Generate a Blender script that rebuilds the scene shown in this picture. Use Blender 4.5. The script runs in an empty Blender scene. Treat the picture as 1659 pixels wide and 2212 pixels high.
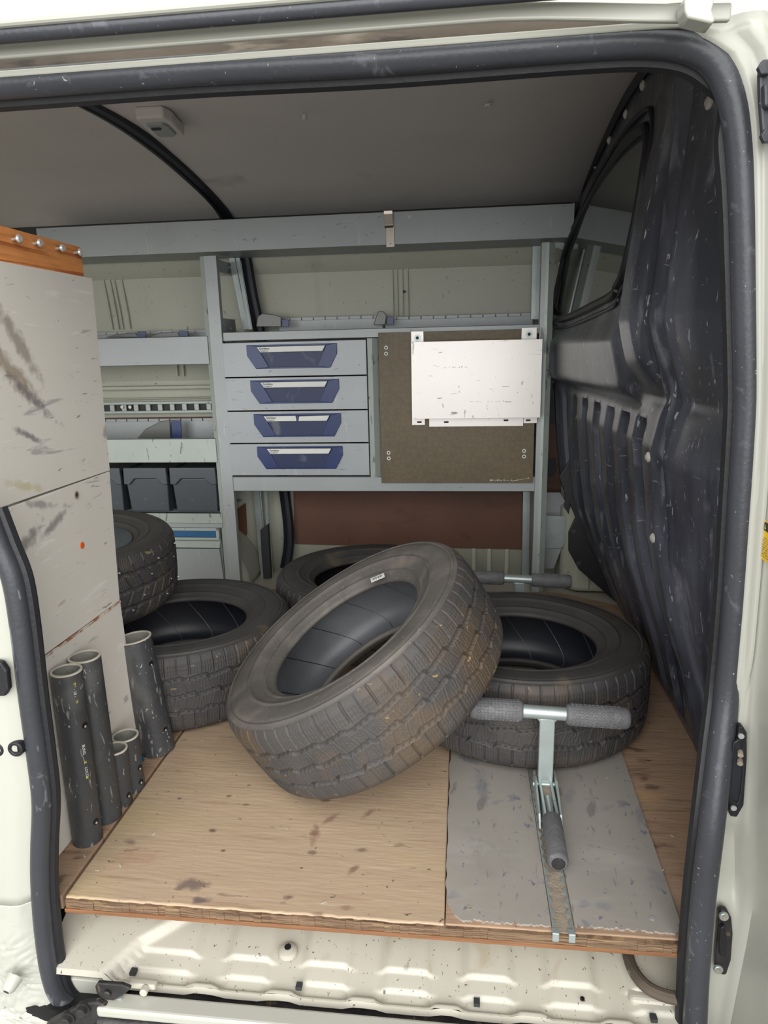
import bpy, bmesh, math, random
import numpy as np
from mathutils import Vector, Matrix
random.seed(7); rng = np.random.RandomState(5)
PI = math.pi
S = bpy.context.scene; COL = S.collection

# ------------------------------------------------------------------ camera
F_PX, YAW, PITCH, ROLL, H = 1471.78, 0.118938, 0.234614, -0.0229722, 1.0
fwd = Vector((-math.sin(YAW)*math.cos(PITCH), math.cos(YAW)*math.cos(PITCH), -math.sin(PITCH)))
r0 = Vector((math.cos(YAW), math.sin(YAW), 0)); u0 = r0.cross(fwd)
CR = math.cos(ROLL)*r0 + math.sin(ROLL)*u0; CU = -math.sin(ROLL)*r0 + math.cos(ROLL)*u0
cd = bpy.data.cameras.new('camera'); cam = bpy.data.objects.new('camera', cd); COL.objects.link(cam)
cd.sensor_fit = 'HORIZONTAL'; cd.sensor_width = 36; cd.lens = F_PX/1659*36; cd.clip_start = .02
M = Matrix((CR, CU, -fwd)).transposed().to_4x4(); M.translation = (0, 0, H); cam.matrix_world = M
S.camera = cam
# ------------------------------------------------------------------ world, lights, exposure
w = bpy.data.worlds.new('world'); S.world = w; w.use_nodes = True
nt = w.node_tree; nt.nodes.clear()
wo = nt.nodes.new('ShaderNodeOutputWorld'); bg = nt.nodes.new('ShaderNodeBackground')
tc = nt.nodes.new('ShaderNodeTexCoord'); sp = nt.nodes.new('ShaderNodeSeparateXYZ'); rp = nt.nodes.new('ShaderNodeValToRGB')
nt.links.new(tc.outputs['Generated'], sp.inputs[0]); nt.links.new(sp.outputs['Z'], rp.inputs[0])
e = rp.color_ramp.elements; e[0].position = 0.0; e[0].color = (.90, .93, .96, 1); e[1].position = .9; e[1].color = (1, 1, 1, 1)
nt.links.new(rp.outputs[0], bg.inputs[0]); bg.inputs[1].default_value = 0.8; nt.links.new(bg.outputs[0], wo.inputs[0])
sd = bpy.data.lights.new('sun', 'SUN'); sd.energy = 3.4; sd.angle = math.radians(80); sd.color = (1, .99, .97)
sun = bpy.data.objects.new('sun', sd); COL.objects.link(sun)
sun.rotation_euler = Vector((-.13, .92, -.28)).to_track_quat('-Z', 'Y').to_euler(); sun.location = (0, -4, 4)
S.view_settings.view_transform = 'Standard'; S.view_settings.look = 'None'; S.view_settings.gamma = 1
S.view_settings.use_curve_mapping = False; S.view_settings.exposure = 0.55

# ------------------------------------------------------------------ helpers
def at(x, y, ax, v):
    """a point measured in the photograph, placed on the real plane axis ax = v (metres)"""
    d = fwd + CR*((x-829.5)/F_PX) - CU*((y-1106)/F_PX); c = Vector((0, 0, H))
    return c + d*((v-c[ax])/d[ax])
def lin(c):
    return tuple(((x/255)/12.92 if x/255 <= .04045 else ((x/255+.055)/1.055)**2.4) for x in c)
def sst(a, b, x):
    t = min(1, max(0, (x-a)/(b-a))); return t*t*(3-2*t)
def catmull(P, n=8, closed=False):
    P = [Vector(p) for p in P]; out = []; N = len(P)
    for i in range(N if closed else N-1):
        p1, p2 = P[i], P[(i+1) % N]
        p0 = P[i-1] if (i > 0 or closed) else p1; p3 = P[(i+2) % N] if (i+2 < N or closed) else p2
        for k in range(n):
            t = k/n
            out.append(.5*((2*p1)+(p2-p0)*t+(2*p0-5*p1+4*p2-p3)*t*t+(3*p1-p0-3*p2+p3)*t**3))
    if not closed: out.append(P[-1])
    return out
class MB:
    def __init__(s): s.v = []; s.f = []
    def add(s, vs, fs):
        b = len(s.v); s.v += [Vector(v) for v in vs]; s.f += [[b+i for i in f] for f in fs]; return s
    def box(s, x0, x1, y0, y1, z0, z1):
        return s.add([(x0,y0,z0),(x1,y0,z0),(x1,y1,z0),(x0,y1,z0),(x0,y0,z1),(x1,y0,z1),(x1,y1,z1),(x0,y1,z1)],
                     [(0,3,2,1),(4,5,6,7),(0,1,5,4),(1,2,6,5),(2,3,7,6),(3,0,4,7)])
    def prism(s, pts, d):
        """closed polygon of 3-D points pushed along vector d"""
        n = len(pts); d = Vector(d); p = [Vector(q) for q in pts]
        return s.add(p+[q+d for q in p], [list(range(n))[::-1], list(range(n, 2*n))]+[(i, (i+1) % n, n+(i+1) % n, n+i) for i in range(n)])
    def cyl(s, a, b, r, r2=None, n=16, cap=True):
        return s.sweep([a, b], r, n, radii=[r, r if r2 is None else r2], cap=cap)
    def sweep(s, path, r, n=12, radii=None, sec=None, cap=True, closed=False, up=None):
        P = [Vector(p) for p in path]; N = len(P); base = len(s.v); prev = None
        sec = sec or [(math.cos(2*PI*k/n), math.sin(2*PI*k/n)) for k in range(n)]; m = len(sec)
        for i in range(N):
            if closed: t = P[(i+1) % N]-P[i-1]
            else: t = P[min(i+1, N-1)]-P[max(i-1, 0)]
            t.normalize()
            if up is not None: a = Vector(up).cross(t)
            elif prev is None: a = t.cross(Vector((0,0,1)) if abs(t.z) < .9 else Vector((0,1,0)))
            else: a = prev-t*prev.dot(t)
            a.normalize(); prev = a; b = t.cross(a); rr = radii[i] if radii else r
            for cx, cy in sec: s.v.append(P[i]+a*cx*rr+b*cy*rr)
        for i in range(N if closed else N-1):
            for k in range(m):
                j = (i+1) % N
                s.f.append([base+i*m+k, base+i*m+(k+1) % m, base+j*m+(k+1) % m, base+j*m+k])
        if cap and not closed:
            s.f.append([base+k for k in range(m)][::-1]); s.f.append([base+(N-1)*m+k for k in range(m)])
        return s
    def tube(s, a, b, ro, ri, n=32):
        a = Vector(a); b = Vector(b); t = (b-a).normalized(); x = t.cross(Vector((0,1,0)) if abs(t.y) < .9 else Vector((1,0,0))).normalized(); y = t.cross(x)
        V = []
        for p, r in ((a, ro), (b, ro), (b, ri), (a, ri)):
            V += [p+x*math.cos(2*PI*k/n)*r+y*math.sin(2*PI*k/n)*r for k in range(n)]
        F = [(j*n+k, j*n+(k+1) % n, ((j+1) % 4)*n+(k+1) % n, ((j+1) % 4)*n+k) for j in range(4) for k in range(n)]
        return s.add(V, F)
    def grid(s, fn, us, vs):
        n = len(vs); V = [fn(u, v) for u in us for v in vs]
        return s.add(V, [(i*n+j, (i+1)*n+j, (i+1)*n+j+1, i*n+j+1) for i in range(len(us)-1) for j in range(n-1)])
def rootloc(p):
    l = Vector((0,0,0))
    while p is not None: l += p.location; p = p.parent
    return l
def obj(name, mb, m, parent=None, smooth=False, bev=0, seg=2, label=None, kind=None, ang=35, solid=0):
    l = rootloc(parent)
    me = bpy.data.meshes.new(name); me.from_pydata([v-l for v in mb.v], [], mb.f)
    bm = bmesh.new(); bm.from_mesh(me); bmesh.ops.recalc_face_normals(bm, faces=bm.faces); bm.to_mesh(me); bm.free()
    me.materials.append(m)
    if smooth:
        me.polygons.foreach_set('use_smooth', [True]*len(me.polygons))
        try: me.set_sharp_from_angle(angle=math.radians(ang))
        except Exception: pass
    o = bpy.data.objects.new(name, me); COL.objects.link(o); o.parent = parent
    if solid:
        k = o.modifiers.new('s', 'SOLIDIFY'); k.thickness = solid; k.offset = 0
    if bev:
        k = o.modifiers.new('b', 'BEVEL'); k.width = bev; k.segments = seg; k.limit_method = 'ANGLE'; k.angle_limit = math.radians(40)
    if label: o['label'] = label
    if kind: o['kind'] = kind
    return o
def struct(name, mb, m, parent=None, **k):
    o = obj(name, mb, m, parent, **k)
    if parent is None: o['kind'] = 'structure'
    return o
def tag(o, label, cat, group=None):
    o['label'] = label; o['category'] = cat
    if group: o['group'] = group
    return o
def thing(name, label, cat, loc=(0,0,0), group=None):
    o = bpy.data.objects.new(name, None); COL.objects.link(o); o.location = loc; o.empty_display_size = .05
    return tag(o, label, cat, group)
def dup(root, loc=None, label=None, mat=None):
    def cp(o, par):
        c = o.copy(); COL.objects.link(c); c.parent = par
        for ch in list(kids.get(o, [])): cp(ch, c)
        return c
    kids = {}
    for o in bpy.data.objects:
        if o.parent: kids.setdefault(o.parent, []).append(o)
    r = cp(root, None)
    if loc is not None: r.location = loc
    if label: r['label'] = label
    return r

# ------------------------------------------------------------------ materials
def mat(name, col, rough=.5, metal=0, var=.08, vs=6, bump=0, bs=60, marks=(), stretch=(1,1,1), coat=0, spec=.5, trans=0, pattern=None, spots=(), org=(0,0,0)):
    """marks: (colour, scale xyz, threshold, softness, amount) noise streaks, chips and stains"""
    m = bpy.data.materials.new(name); m.use_nodes = True; t = m.node_tree; N = t.nodes; L = t.links
    b = N['Principled BSDF']; b.inputs['Roughness'].default_value = rough; b.inputs['Metallic'].default_value = metal
    b.inputs['Specular IOR Level'].default_value = spec
    if coat: b.inputs['Coat Weight'].default_value = coat; b.inputs['Coat Roughness'].default_value = .15
    if trans: b.inputs['Transmission Weight'].default_value = trans
    tc = N.new('ShaderNodeTexCoord')
    def noise(scale, sc=(1,1,1), det=4, off=0, dist=0):
        mp = N.new('ShaderNodeMapping'); mp.inputs['Scale'].default_value = sc; mp.inputs['Location'].default_value = (off, off*1.7, off*.6)
        L.new(tc.outputs['Object'], mp.inputs[0])
        n = N.new('ShaderNodeTexNoise'); n.inputs['Scale'].default_value = scale; n.inputs['Detail'].default_value = det
        n.inputs['Distortion'].default_value = dist
        L.new(mp.outputs[0], n.inputs[0]); return n.outputs[0]
    n0 = noise(vs, stretch)
    r = N.new('ShaderNodeValToRGB'); c = Vector(lin(col)); e = r.color_ramp.elements
    e[0].position = .3; e[1].position = .7
    e[0].color = (*(c*(1-var)), 1); e[1].color = (*[min(1, x) for x in c*(1+var)], 1)
    L.new(n0, r.inputs[0]); out = r.outputs[0]
    for k, (mc, ms, th, so, am) in enumerate(marks):
        nn = noise(1, ms, 5, 3.1*(k+1), .6)
        mr = N.new('ShaderNodeMapRange'); mr.inputs['From Min'].default_value = th; mr.inputs['From Max'].default_value = th+so
        mr.inputs['To Max'].default_value = am
        L.new(nn, mr.inputs[0]); mx = N.new('ShaderNodeMix'); mx.data_type = 'RGBA'
        L.new(mr.outputs[0], mx.inputs['Factor']); L.new(out, mx.inputs['A']); mx.inputs['B'].default_value = (*lin(mc), 1)
        out = mx.outputs['Result']
    if pattern == 'hex':
        vo = N.new('ShaderNodeTexVoronoi'); vo.feature = 'DISTANCE_TO_EDGE'; vo.inputs['Scale'].default_value = 46; vo.inputs['Randomness'].default_value = .55
        L.new(tc.outputs['Object'], vo.inputs[0]); mr = N.new('ShaderNodeMapRange'); mr.inputs['From Max'].default_value = .12
        mr.inputs['To Min'].default_value = .3; mr.inputs['To Max'].default_value = 0
        L.new(vo.outputs[0], mr.inputs[0]); mx = N.new('ShaderNodeMix'); mx.data_type = 'RGBA'
        L.new(mr.outputs[0], mx.inputs['Factor']); L.new(out, mx.inputs['A']); mx.inputs['B'].default_value = (*lin((60, 50, 34)), 1); out = mx.outputs['Result']
    if spots: wob = noise(55, (1,1,1), 4, 2)
    for (sx,sy,szz,rx,ry,rot,sc_,am) in spots:   # a stain or knot of its own shape: centre, radii, turn, colour, strength
        mp = N.new('ShaderNodeMapping'); mp.vector_type = 'TEXTURE'; mp.inputs['Location'].default_value = (sx-org[0], sy-org[1], szz-org[2])
        if rot[0] == 'z': mp.inputs['Rotation'].default_value = (0,0,rot[1]); mp.inputs['Scale'].default_value = (rx,ry,1)
        else: mp.inputs['Rotation'].default_value = (rot[1],0,0); mp.inputs['Scale'].default_value = (1,rx,ry)
        L.new(tc.outputs['Object'], mp.inputs[0]); ln = N.new('ShaderNodeVectorMath'); ln.operation = 'LENGTH'; L.new(mp.outputs[0], ln.inputs[0])
        ad = N.new('ShaderNodeMath'); ad.operation = 'MULTIPLY_ADD'; L.new(wob, ad.inputs[0]); ad.inputs[1].default_value = 1.8; L.new(ln.outputs['Value'], ad.inputs[2])
        mr = N.new('ShaderNodeMapRange'); mr.inputs['From Min'].default_value = 1.25; mr.inputs['From Max'].default_value = 1.95; mr.inputs['To Min'].default_value = am; mr.inputs['To Max'].default_value = 0
        L.new(ad.outputs[0], mr.inputs[0]); mx = N.new('ShaderNodeMix'); mx.data_type = 'RGBA'
        L.new(mr.outputs[0], mx.inputs['Factor']); L.new(out, mx.inputs['A']); mx.inputs['B'].default_value = (*lin(sc_), 1); out = mx.outputs['Result']
    L.new(out, b.inputs['Base Color'])
    if bump:
        nb = noise(bs, stretch if stretch != (1,1,1) else (1,1,1), 6, 9); bp = N.new('ShaderNodeBump'); bp.inputs['Strength'].default_value = bump; bp.inputs['Distance'].default_value = .004
        L.new(nb, bp.inputs['Height']); L.new(bp.outputs[0], b.inputs['Normal'])
    return m
DARKM = (45, 42, 42)
def ps(px, py, rx, ry, deg, col, am):   # a scuff measured on the white cabinet side
    p = at(px, py, 0, -.822); return (-.822, p.y, p.z, rx, ry, ('x', -math.radians(deg)), col, am)
M_cream = mat('cream_paint', (184, 183, 172), .38, var=.03, vs=3, coat=.25, marks=[((150,140,118), (9,9,9), .66, .12, .35), ((70,62,52), (70,70,70), .69, .03, .6)])
M_jamb = mat('cream_jamb_paint', (184, 184, 173), .35, var=.03, vs=4, bump=.0, coat=.3, marks=[((170,160,130), (20,20,3), .68, .12, .4)])
M_goop = mat('brushed_seam_sealer', (182, 182, 172), .45, var=.06, vs=5, bump=1.0, bs=26, stretch=(1,1,.5), marks=[((110,108,100), (14,14,8), .64, .15, .3)])
M_creamin = mat('cream_inner_paint', (174, 175, 160), .5, var=.04, vs=3, marks=[((60,52,44), (60,60,60), .68, .03, .6), ((130,124,108), (6,6,2), .62, .2, .5)])
M_step = mat('cream_step_paint', (188, 184, 170), .38, var=.03, vs=5, coat=.25, marks=[((60,50,40), (150,110,110), .67, .02, .85), ((165,150,118), (14,14,14), .62, .14, .55), ((112,104,92), (28,16,16), .74, .04, .5)])
M_dirty = mat('dirty_gutter', (92, 82, 70), .8, var=.3, vs=9, bump=.4, bs=60, stretch=(.4,1,1), marks=[((150,142,124), (6,30,30), .60, .12, .6), ((40,36,32), (8,40,40), .6, .1, .7)])
M_rubber = mat('seal_rubber', (60, 62, 68), .36, var=.12, vs=8, bump=.15, bs=120, marks=[((110,112,118), (30,30,30), .64, .06, .4), ((190,188,180), (160,160,160), .70, .02, .6)])
M_rubberd = mat('seal_rubber_dark', (26, 27, 31), .5, var=.15, vs=10, bump=.2, bs=90)
M_smear = mat('seal_rubber_smeared', (56, 58, 63), .38, var=.12, vs=8, bump=.2, bs=80, marks=[((126,128,132), (34,34,12), .60, .04, .6)])
M_tyre = mat('tyre_rubber', (60, 58, 58), .62, var=.16, vs=14, bump=.25, bs=160, marks=[((96,84,70), (7,7,7), .52, .22, .6), ((150,128,98), (26,26,40), .66, .04, .6)])
M_tyrem = mat('tyre_tread_muddy', (70, 67, 65), .66, var=.16, vs=12, bump=.3, bs=160, marks=[((92,76,58), (6,6,6), .50, .16, .7), ((170,140,96), (26,40,40), .68, .05, .75)])
M_side = mat('tyre_sidewall_dusty', (88, 84, 80), .6, var=.16, vs=12, bump=.25, bs=220, marks=[((124,116,108), (8,8,8), .50, .2, .6), ((160,152,140), (160,160,160), .66, .03, .4)])
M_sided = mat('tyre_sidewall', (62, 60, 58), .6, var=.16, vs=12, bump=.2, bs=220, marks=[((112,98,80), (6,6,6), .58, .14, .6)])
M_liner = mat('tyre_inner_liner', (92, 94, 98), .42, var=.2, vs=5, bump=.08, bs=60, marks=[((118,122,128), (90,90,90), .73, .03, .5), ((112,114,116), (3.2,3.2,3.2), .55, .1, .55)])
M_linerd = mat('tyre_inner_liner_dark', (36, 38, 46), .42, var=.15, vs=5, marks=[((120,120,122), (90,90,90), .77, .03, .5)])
M_pipe = mat('black_plastic_pipe', (60, 61, 63), .42, var=.16, vs=9, bump=.12, bs=140, marks=[((150,150,150), (70,70,22), .625, .04, .55), ((112,112,108), (12,12,5), .50, .25, .6), ((210,210,208), (190,190,60), .68, .02, .6)])
M_cut = mat('pipe_cut_rim', (188, 182, 168), .8, var=.2, vs=40)
M_pipein = mat('pipe_inside', (128, 126, 118), .85, var=.2, vs=30, bump=.4, bs=90)
M_alu = mat('grey_racking', (160, 165, 166), .45, metal=.15, var=.05, vs=5, marks=[((100,102,104), (26,22,70), .68, .03, .5), ((195,200,202), (80,80,10), .66, .05, .3)])
M_alug = mat('pale_green_racking', (170, 179, 172), .42, metal=.12, var=.05, vs=5, marks=[((72,80,74), (60,60,14), .64, .03, .7)])
M_draw = mat('drawer_front_grey', (162, 166, 169), .4, metal=.12, var=.05, vs=4, marks=[((96,96,100), (20,20,70), .665, .03, .5), ((200,202,206), (60,20,9), .66, .05, .3)])
M_galv = mat('galvanised_steel', (176, 186, 184), .4, metal=.55, var=.1, vs=20, marks=[((110,112,106), (50,50,50), .68, .05, .6)])
M_nickel = mat('nickel_clip', (176, 168, 158), .35, metal=1, var=.1, vs=20)
M_screw = mat('screw_steel', (196, 196, 194), .35, metal=.45, var=.1, vs=50)
M_dsteel = mat('dark_steel', (62, 60, 60), .45, metal=.5, var=.3, vs=30, bump=.3, bs=120, marks=[((140,122,100), (50,50,50), .6, .1, .6)])
M_blue = mat('blue_handle_plastic', (20, 46, 100), .35, var=.08, vs=9, marks=[((120,130,160), (20,20,20), .68, .1, .35)])
M_blued = mat('blue_handle_recess', (16, 36, 80), .45, var=.15, vs=12, marks=[((120,122,130), (14,14,14), .58, .15, .5)])
M_bluet = mat('teal_blue_strip', (24, 92, 140), .4, var=.1, vs=9)
M_white = mat('white_label', (222, 224, 218), .45, var=.03, vs=9, marks=[((80,80,80), (60,60,60), .76, .02, .5)])
M_black = mat('black_print', (18, 18, 20), .5, var=0)
M_pocket = mat('white_pocket_sheet', (226, 221, 216), .33, metal=.25, var=.03, vs=4, bump=.12, bs=5, marks=[((96,90,86), (14,9,120), .69, .02, .8), ((120,115,112), (60,60,22), .69, .02, .6)])
M_phen = mat('brown_phenolic_board', (104, 90, 64), .5, var=.1, vs=5, marks=[((70,58,40), (4,4,4), .58, .2, .5)], pattern='hex')
M_hard = mat('brown_hardboard', (96, 64, 48), .6, var=.12, vs=4, marks=[((70,40,32), (5,5,12), .6, .15, .6)])
M_ceil = mat('grey_headliner', (214, 209, 206), .7, var=.03, vs=3, bump=.1, bs=200, marks=[((90,84,80), (3,3,3), .66, .14, .5)])
M_navy = mat('black_pillar_trim', (26, 29, 38), .5, var=.1, vs=20)
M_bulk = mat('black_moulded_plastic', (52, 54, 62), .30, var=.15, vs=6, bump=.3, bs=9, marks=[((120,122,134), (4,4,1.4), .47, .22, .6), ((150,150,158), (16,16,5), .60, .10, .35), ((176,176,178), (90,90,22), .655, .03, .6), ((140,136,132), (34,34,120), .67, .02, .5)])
M_grime = mat('white_rivet', (196, 192, 184), .4, metal=.3, var=.15, vs=90)
def fs(px, py, rx, ry, deg, col, am):   # a mark measured on the floor
    p = at(px, py, 2, 0); return (p.x, p.y, 0, rx, ry, ('z', math.radians(deg)), col, am)
DK = (84, 66, 62)
M_ply = mat('worn_plywood', (184, 160, 134), .6, var=.06, vs=3, bump=.25, bs=16, stretch=(1.2,7,1), org=(-.2,1.02,-.03),
    marks=[((194,172,130), (2.2,3.5,2), .52, .18, .6), ((150,120,94), (4,70,5), .60, .12, .45), ((202,184,150), (6,90,6), .61, .08, .4), ((110,88,74), (16,44,14), .675, .04, .5), ((60,46,42), (75,90,75), .70, .02, .8), ((176,140,118), (2.6,4,2), .60, .1, .4)],
    spots=[fs(412,1912,.040,.018,0,(92,80,78),.7), fs(432,1944,.018,.010,0,(88,70,80),.75), fs(704,1728,.012,.010,0,(112,84,74),.7), fs(680,1800,.012,.034,8,(122,84,72),.75), fs(712,1770,.010,.030,-38,(122,86,74),.6), fs(795,1758,.009,.026,-40,(120,86,76),.6), fs(762,1880,.008,.020,-30,(116,82,70),.65), fs(282,1818,.016,.010,0,DK,.5), fs(458,1794,.009,.006,0,DK,.8), fs(494,1720,.008,.006,0,DK,.7), fs(626,1938,.012,.007,0,DK,.7), fs(780,1836,.014,.006,0,DK,.6), fs(674,1842,.012,.007,0,DK,.6), fs(482,1838,.007,.005,0,DK,.8), fs(748,1962,.022,.006,0,(130,96,76),.6), fs(560,1990,.05,.006,0,(150,112,80),.4), fs(388,1725,.007,.004,0,DK,.7), fs(532,1738,.009,.004,0,DK,.6), fs(300,1850,.06,.03,0,(166,118,86),.3), fs(690,1975,.014,.006,0,(110,76,60),.6)])
M_ply2 = mat('worn_plywood_greyer', (164, 136, 112), .65, var=.08, vs=5, bump=.3, bs=16, stretch=(1.2,8,1), org=(-.2,1.02,-.03),
    marks=[((118,90,72), (4,48,5), .55, .14, .6), ((196,158,108), (3,5,3), .60, .1, .6), ((80,62,56), (10,22,10), .63, .06, .7), ((62,50,46), (60,80,60), .69, .02, .8)],
    spots=[fs(1412,1700,.02,.012,0,(90,66,60),.7), fs(1390,1682,.012,.010,0,(96,72,62),.7), fs(1386,1642,.014,.014,0,(120,92,78),.6)])
M_edge = mat('plywood_edge_weathered', (128, 104, 80), .8, var=.25, vs=14, bump=.8, bs=50, stretch=(.4,1,8), marks=[((84,60,42), (9,9,420), .50, .06, .8), ((170,144,104), (12,12,90), .62, .06, .5)])
M_edgeo = mat('plywood_edge_orange', (134, 92, 60), .6, var=.2, vs=10, stretch=(1,1,20), bump=.3, bs=50)
SB = (100, 104, 122)
def sheetmat(name, ox):
    return mat(name, (158, 152, 144), .5, var=.06, vs=5, bump=.12, bs=30, org=(ox,1.03,0), marks=[((108,112,128), (15,15,13), .61, .07, .5), ((182,178,170), (4,16,4), .56, .15, .35), ((96,94,94), (60,14,60), .66, .03, .5), ((92,98,122), (75,50,60), .66, .03, .7), ((112,108,106), (8,3,8), .66, .02, .6)],
    spots=[fs(1040,1700,.022,.050,0,SB,.45), fs(1232,1720,.012,.040,-15,(126,130,142),.45), fs(1385,1760,.014,.05,-20,SB,.35), fs(1065,1855,.050,.060,0,(142,136,128),.5), fs(1068,1860,.024,.034,0,(160,154,146),.7), fs(1420,1900,.02,.03,0,SB,.3), fs(1300,1960,.02,.012,0,SB,.35)])
M_sheet = sheetmat('grey_floor_covering', .06); M_sheet2 = sheetmat('grey_floor_covering_right', .30)
M_pine = mat('pine_timber', (222, 146, 84), .55, var=.15, vs=3, bump=.3, bs=20, stretch=(1,3,26), marks=[((160,84,42), (2,3,80), .53, .08, .8), ((60,70,66), (22,22,22), .72, .04, .8)])
M_panel = mat('scuffed_white_board', (222, 217, 207), .42, var=.04, vs=2, bump=.06, bs=30, marks=[((134,130,132), (12,7,40), .66, .05, .55), ((160,140,118), (26,14,60), .665, .05, .5), ((236,234,230), (9,6,46), .64, .05, .6), ((84,80,84), (30,14,90), .69, .03, .7), ((198,184,162), (2,2,2), .55, .2, .5)], org=(-.84,1.1,0), spots=[ps(40,740,.10,.020,52,(150,140,128),.8), ps(30,810,.11,.025,42,(156,142,124),.85), ps(70,860,.09,.014,36,(112,106,112),.7), ps(55,1050,.07,.010,18,(190,182,130),.6), ps(120,1130,.06,.012,-20,(120,112,112),.7), ps(60,1170,.06,.016,-25,(110,104,104),.7), ps(60,940,.05,.008,25,(84,80,92),.7), ps(230,930,.03,.014,-40,(120,112,108),.6), ps(90,1090,.05,.010,15,(140,132,136),.7)])
M_bin = mat('dark_grey_bin_plastic', (74, 80, 86), .4, var=.07, vs=5, marks=[((120,124,128), (50,50,50), .67, .04, .5)])
M_trans = mat('smoky_divider_plastic', (120, 122, 120), .3, var=.08, vs=9, trans=.35)
M_glass = mat('bulkhead_glass', (120, 128, 124), .04, var=.02, vs=3, trans=.75, spec=1)
M_grip = mat('rubber_grip', (104, 104, 106), .62, var=.14, vs=22, bump=.4, bs=110, marks=[((134,134,132), (40,40,40), .6, .1, .4)])
M_tan = mat('tan_dusty_rust', (150, 138, 122), .85, var=.2, vs=60, bump=.4, bs=200)
M_yellow = mat('yellow_warning_label', (250, 205, 20), .5, var=.03, vs=9)
M_orange = mat('orange_mark', (222, 96, 30), .5)
M_asph = mat('outside_ground', (150, 148, 144), .9, var=.1, vs=3)
M_dark = mat('cab_dark_trim', (52, 54, 54), .7, var=.1)

# ================================================================== SETTING
# ceiling: bowed head lining, section measured along the roof rib
prof = [(1.04,1.405),(1.10,1.44),(1.25,1.52),(1.5,1.585),(1.75,1.628),(2.1,1.65),(2.4,1.632),(2.65,1.603),(2.8,1.578),(2.95,1.54)]
prof = catmull([(0,y,z) for y,z in prof], 5)
mb = MB(); mb.grid(lambda x,p: (x, p.y, p.z), [-2.4,-1.6,-.95,-.4,.1,.75], [p for p in prof if p.y > 1.107])
ceiling = struct('ceiling', mb, M_ceil, smooth=True, solid=.006)
mb = MB(); mb.cyl(at(1055,226,2,1.635), at(1055,226,2,1.635)+Vector((0,0,-.006)), .010, n=20)
c = at(1055,226,2,1.635); obj('headliner_button', mb, M_ceil, ceiling, smooth=True)
for px,py in ((658,249),(518,365),(1195,368)):
    p = at(px,py,2,1.635); obj('headliner_button', MB().cyl(p, p+Vector((0,0,-.012)), .007, n=14), M_ceil, ceiling, smooth=True)
# rear edge trim strip of the headliner
mb = MB(); mb.box(-2.4,.47,2.93,2.99,1.495,1.548); struct('trim_2', mb, M_dark, bev=.008)
# roof rib + pillar trim, one continuous black strip
rib = [(-.97,1.45,1.572),(-.97,1.70,1.618),(-.97,2.0,1.640),(-.97,2.3,1.632),(-.97,2.6,1.602),(-.97,2.8,1.57),(-.965,2.92,1.52),(-.935,2.985,1.43),(-.915,3.0,1.25),(-.895,3.005,1.10),(-.85,3.005,.7),(-.822,3.005,.37),(-.812,3.005,.2),(-.818,3.005,.1),(-.84,3.005,.0)]
sec = [(-1,-.35),(-.6,.35),(.6,.35),(1,-.35)]
mb = MB(); P = catmull(rib, 5); mb.sweep(P, .026, sec=[(-1,-.3),(-.8,.3),(-.25,.45),(-.1,.2),(.1,.2),(.25,.45),(.8,.3),(1,-.3)], up=(1,0,0) if False else None)
struct('trim_1', mb, M_navy, smooth=True)
# back wall (far side of the van)
wp = [(3.05,-.08),(3.05,.3),(3.05,.60),(3.065,.62),(3.065,.76),(3.05,.78),(3.05,.88),(3.06,.90),(3.07,1.20),(3.06,1.33),(3.03,1.36),(2.99,1.46),(2.96,1.56)]
mb = MB(); mb.grid(lambda x,p: (x, p[0], p[1]), [-2.4+.1*i for i in range(33)], wp)
wall_back = struct('wall_back', mb, M_creamin, smooth=True, ang=25, solid=.004)
for x, w_ in ((-.305,.006),(-.285,.004),(-.262,.004),(-.24,.006)):
    obj('pressed_rib', MB().box(x-w_/2,x+w_/2,3.052,3.066,.86,1.345), M_creamin, wall_back, bev=.0015)
for dx in (0,.03,.05,.085):
    a = at(218,575,1,3.055)+Vector((dx,0,0)); b = at(243,712,1,3.055)+Vector((dx,0,0))
    obj('pressed_rib', MB().cyl(a,b,.004,n=8), M_creamin, wall_back, smooth=True)
p = at(873,630,1,3.05); obj('plug', MB().cyl(p,p+Vector((0,-.004,0)),.006,n=12), M_dark, wall_back)
obj('seam_ledge', MB().box(-2.4,-1.0,3.0,3.06,.845,.86).box(-2.4,-1.0,3.02,3.06,.80,.806), M_creamin, wall_back, bev=.003)
for x in (-1.30,-1.27): obj('pressed_rib', MB().box(x-.004,x+.004,3.04,3.06,.9,1.0), M_creamin, wall_back, bev=.002)
for x in (.05,.12,.2,.30): obj('pressed_rib', MB().box(x-.010,x+.010,3.036,3.056,-.05,.10), M_creamin, wall_back, bev=.005)
# slotted steel rail on the back wall with real slots between bridging pieces
mb = MB(); x = -1.80; z0, z1 = at(300,893,1,3.02).z, at(300,868,1,3.02).z
mb.box(-1.85,-1.0,3.012,3.022,z0,z0+.012); mb.box(-1.85,-1.0,3.012,3.022,z1-.012,z1)
while x < -1.0: mb.box(x,x+.022,3.012,3.022,z0+.012,z1-.012); x += .058
mb2 = MB().box(-1.85,-1.0,3.026,3.030,z0+.004,z1-.004); obj('slot_shade', mb2, M_dark, wall_back)  # added dark strip, paints the shade seen through the slots
slot_rail = obj('slotted_rail', mb, M_alug, wall_back, bev=.002)
for px in (265,282): 
    p = at(px,879,1,3.01); obj('bolt', MB().cyl(p,p+Vector((0,-.008,0)),.008,n=6), M_screw, wall_back)
def plate(name, pts, ax, v, th, m, parent=None, **k):
    P = [at(x,y,ax,v) for x,y in pts]; d = [0,0,0]; d[ax] = th
    return obj(name, MB().prism(P, d), m, parent, **k)
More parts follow.
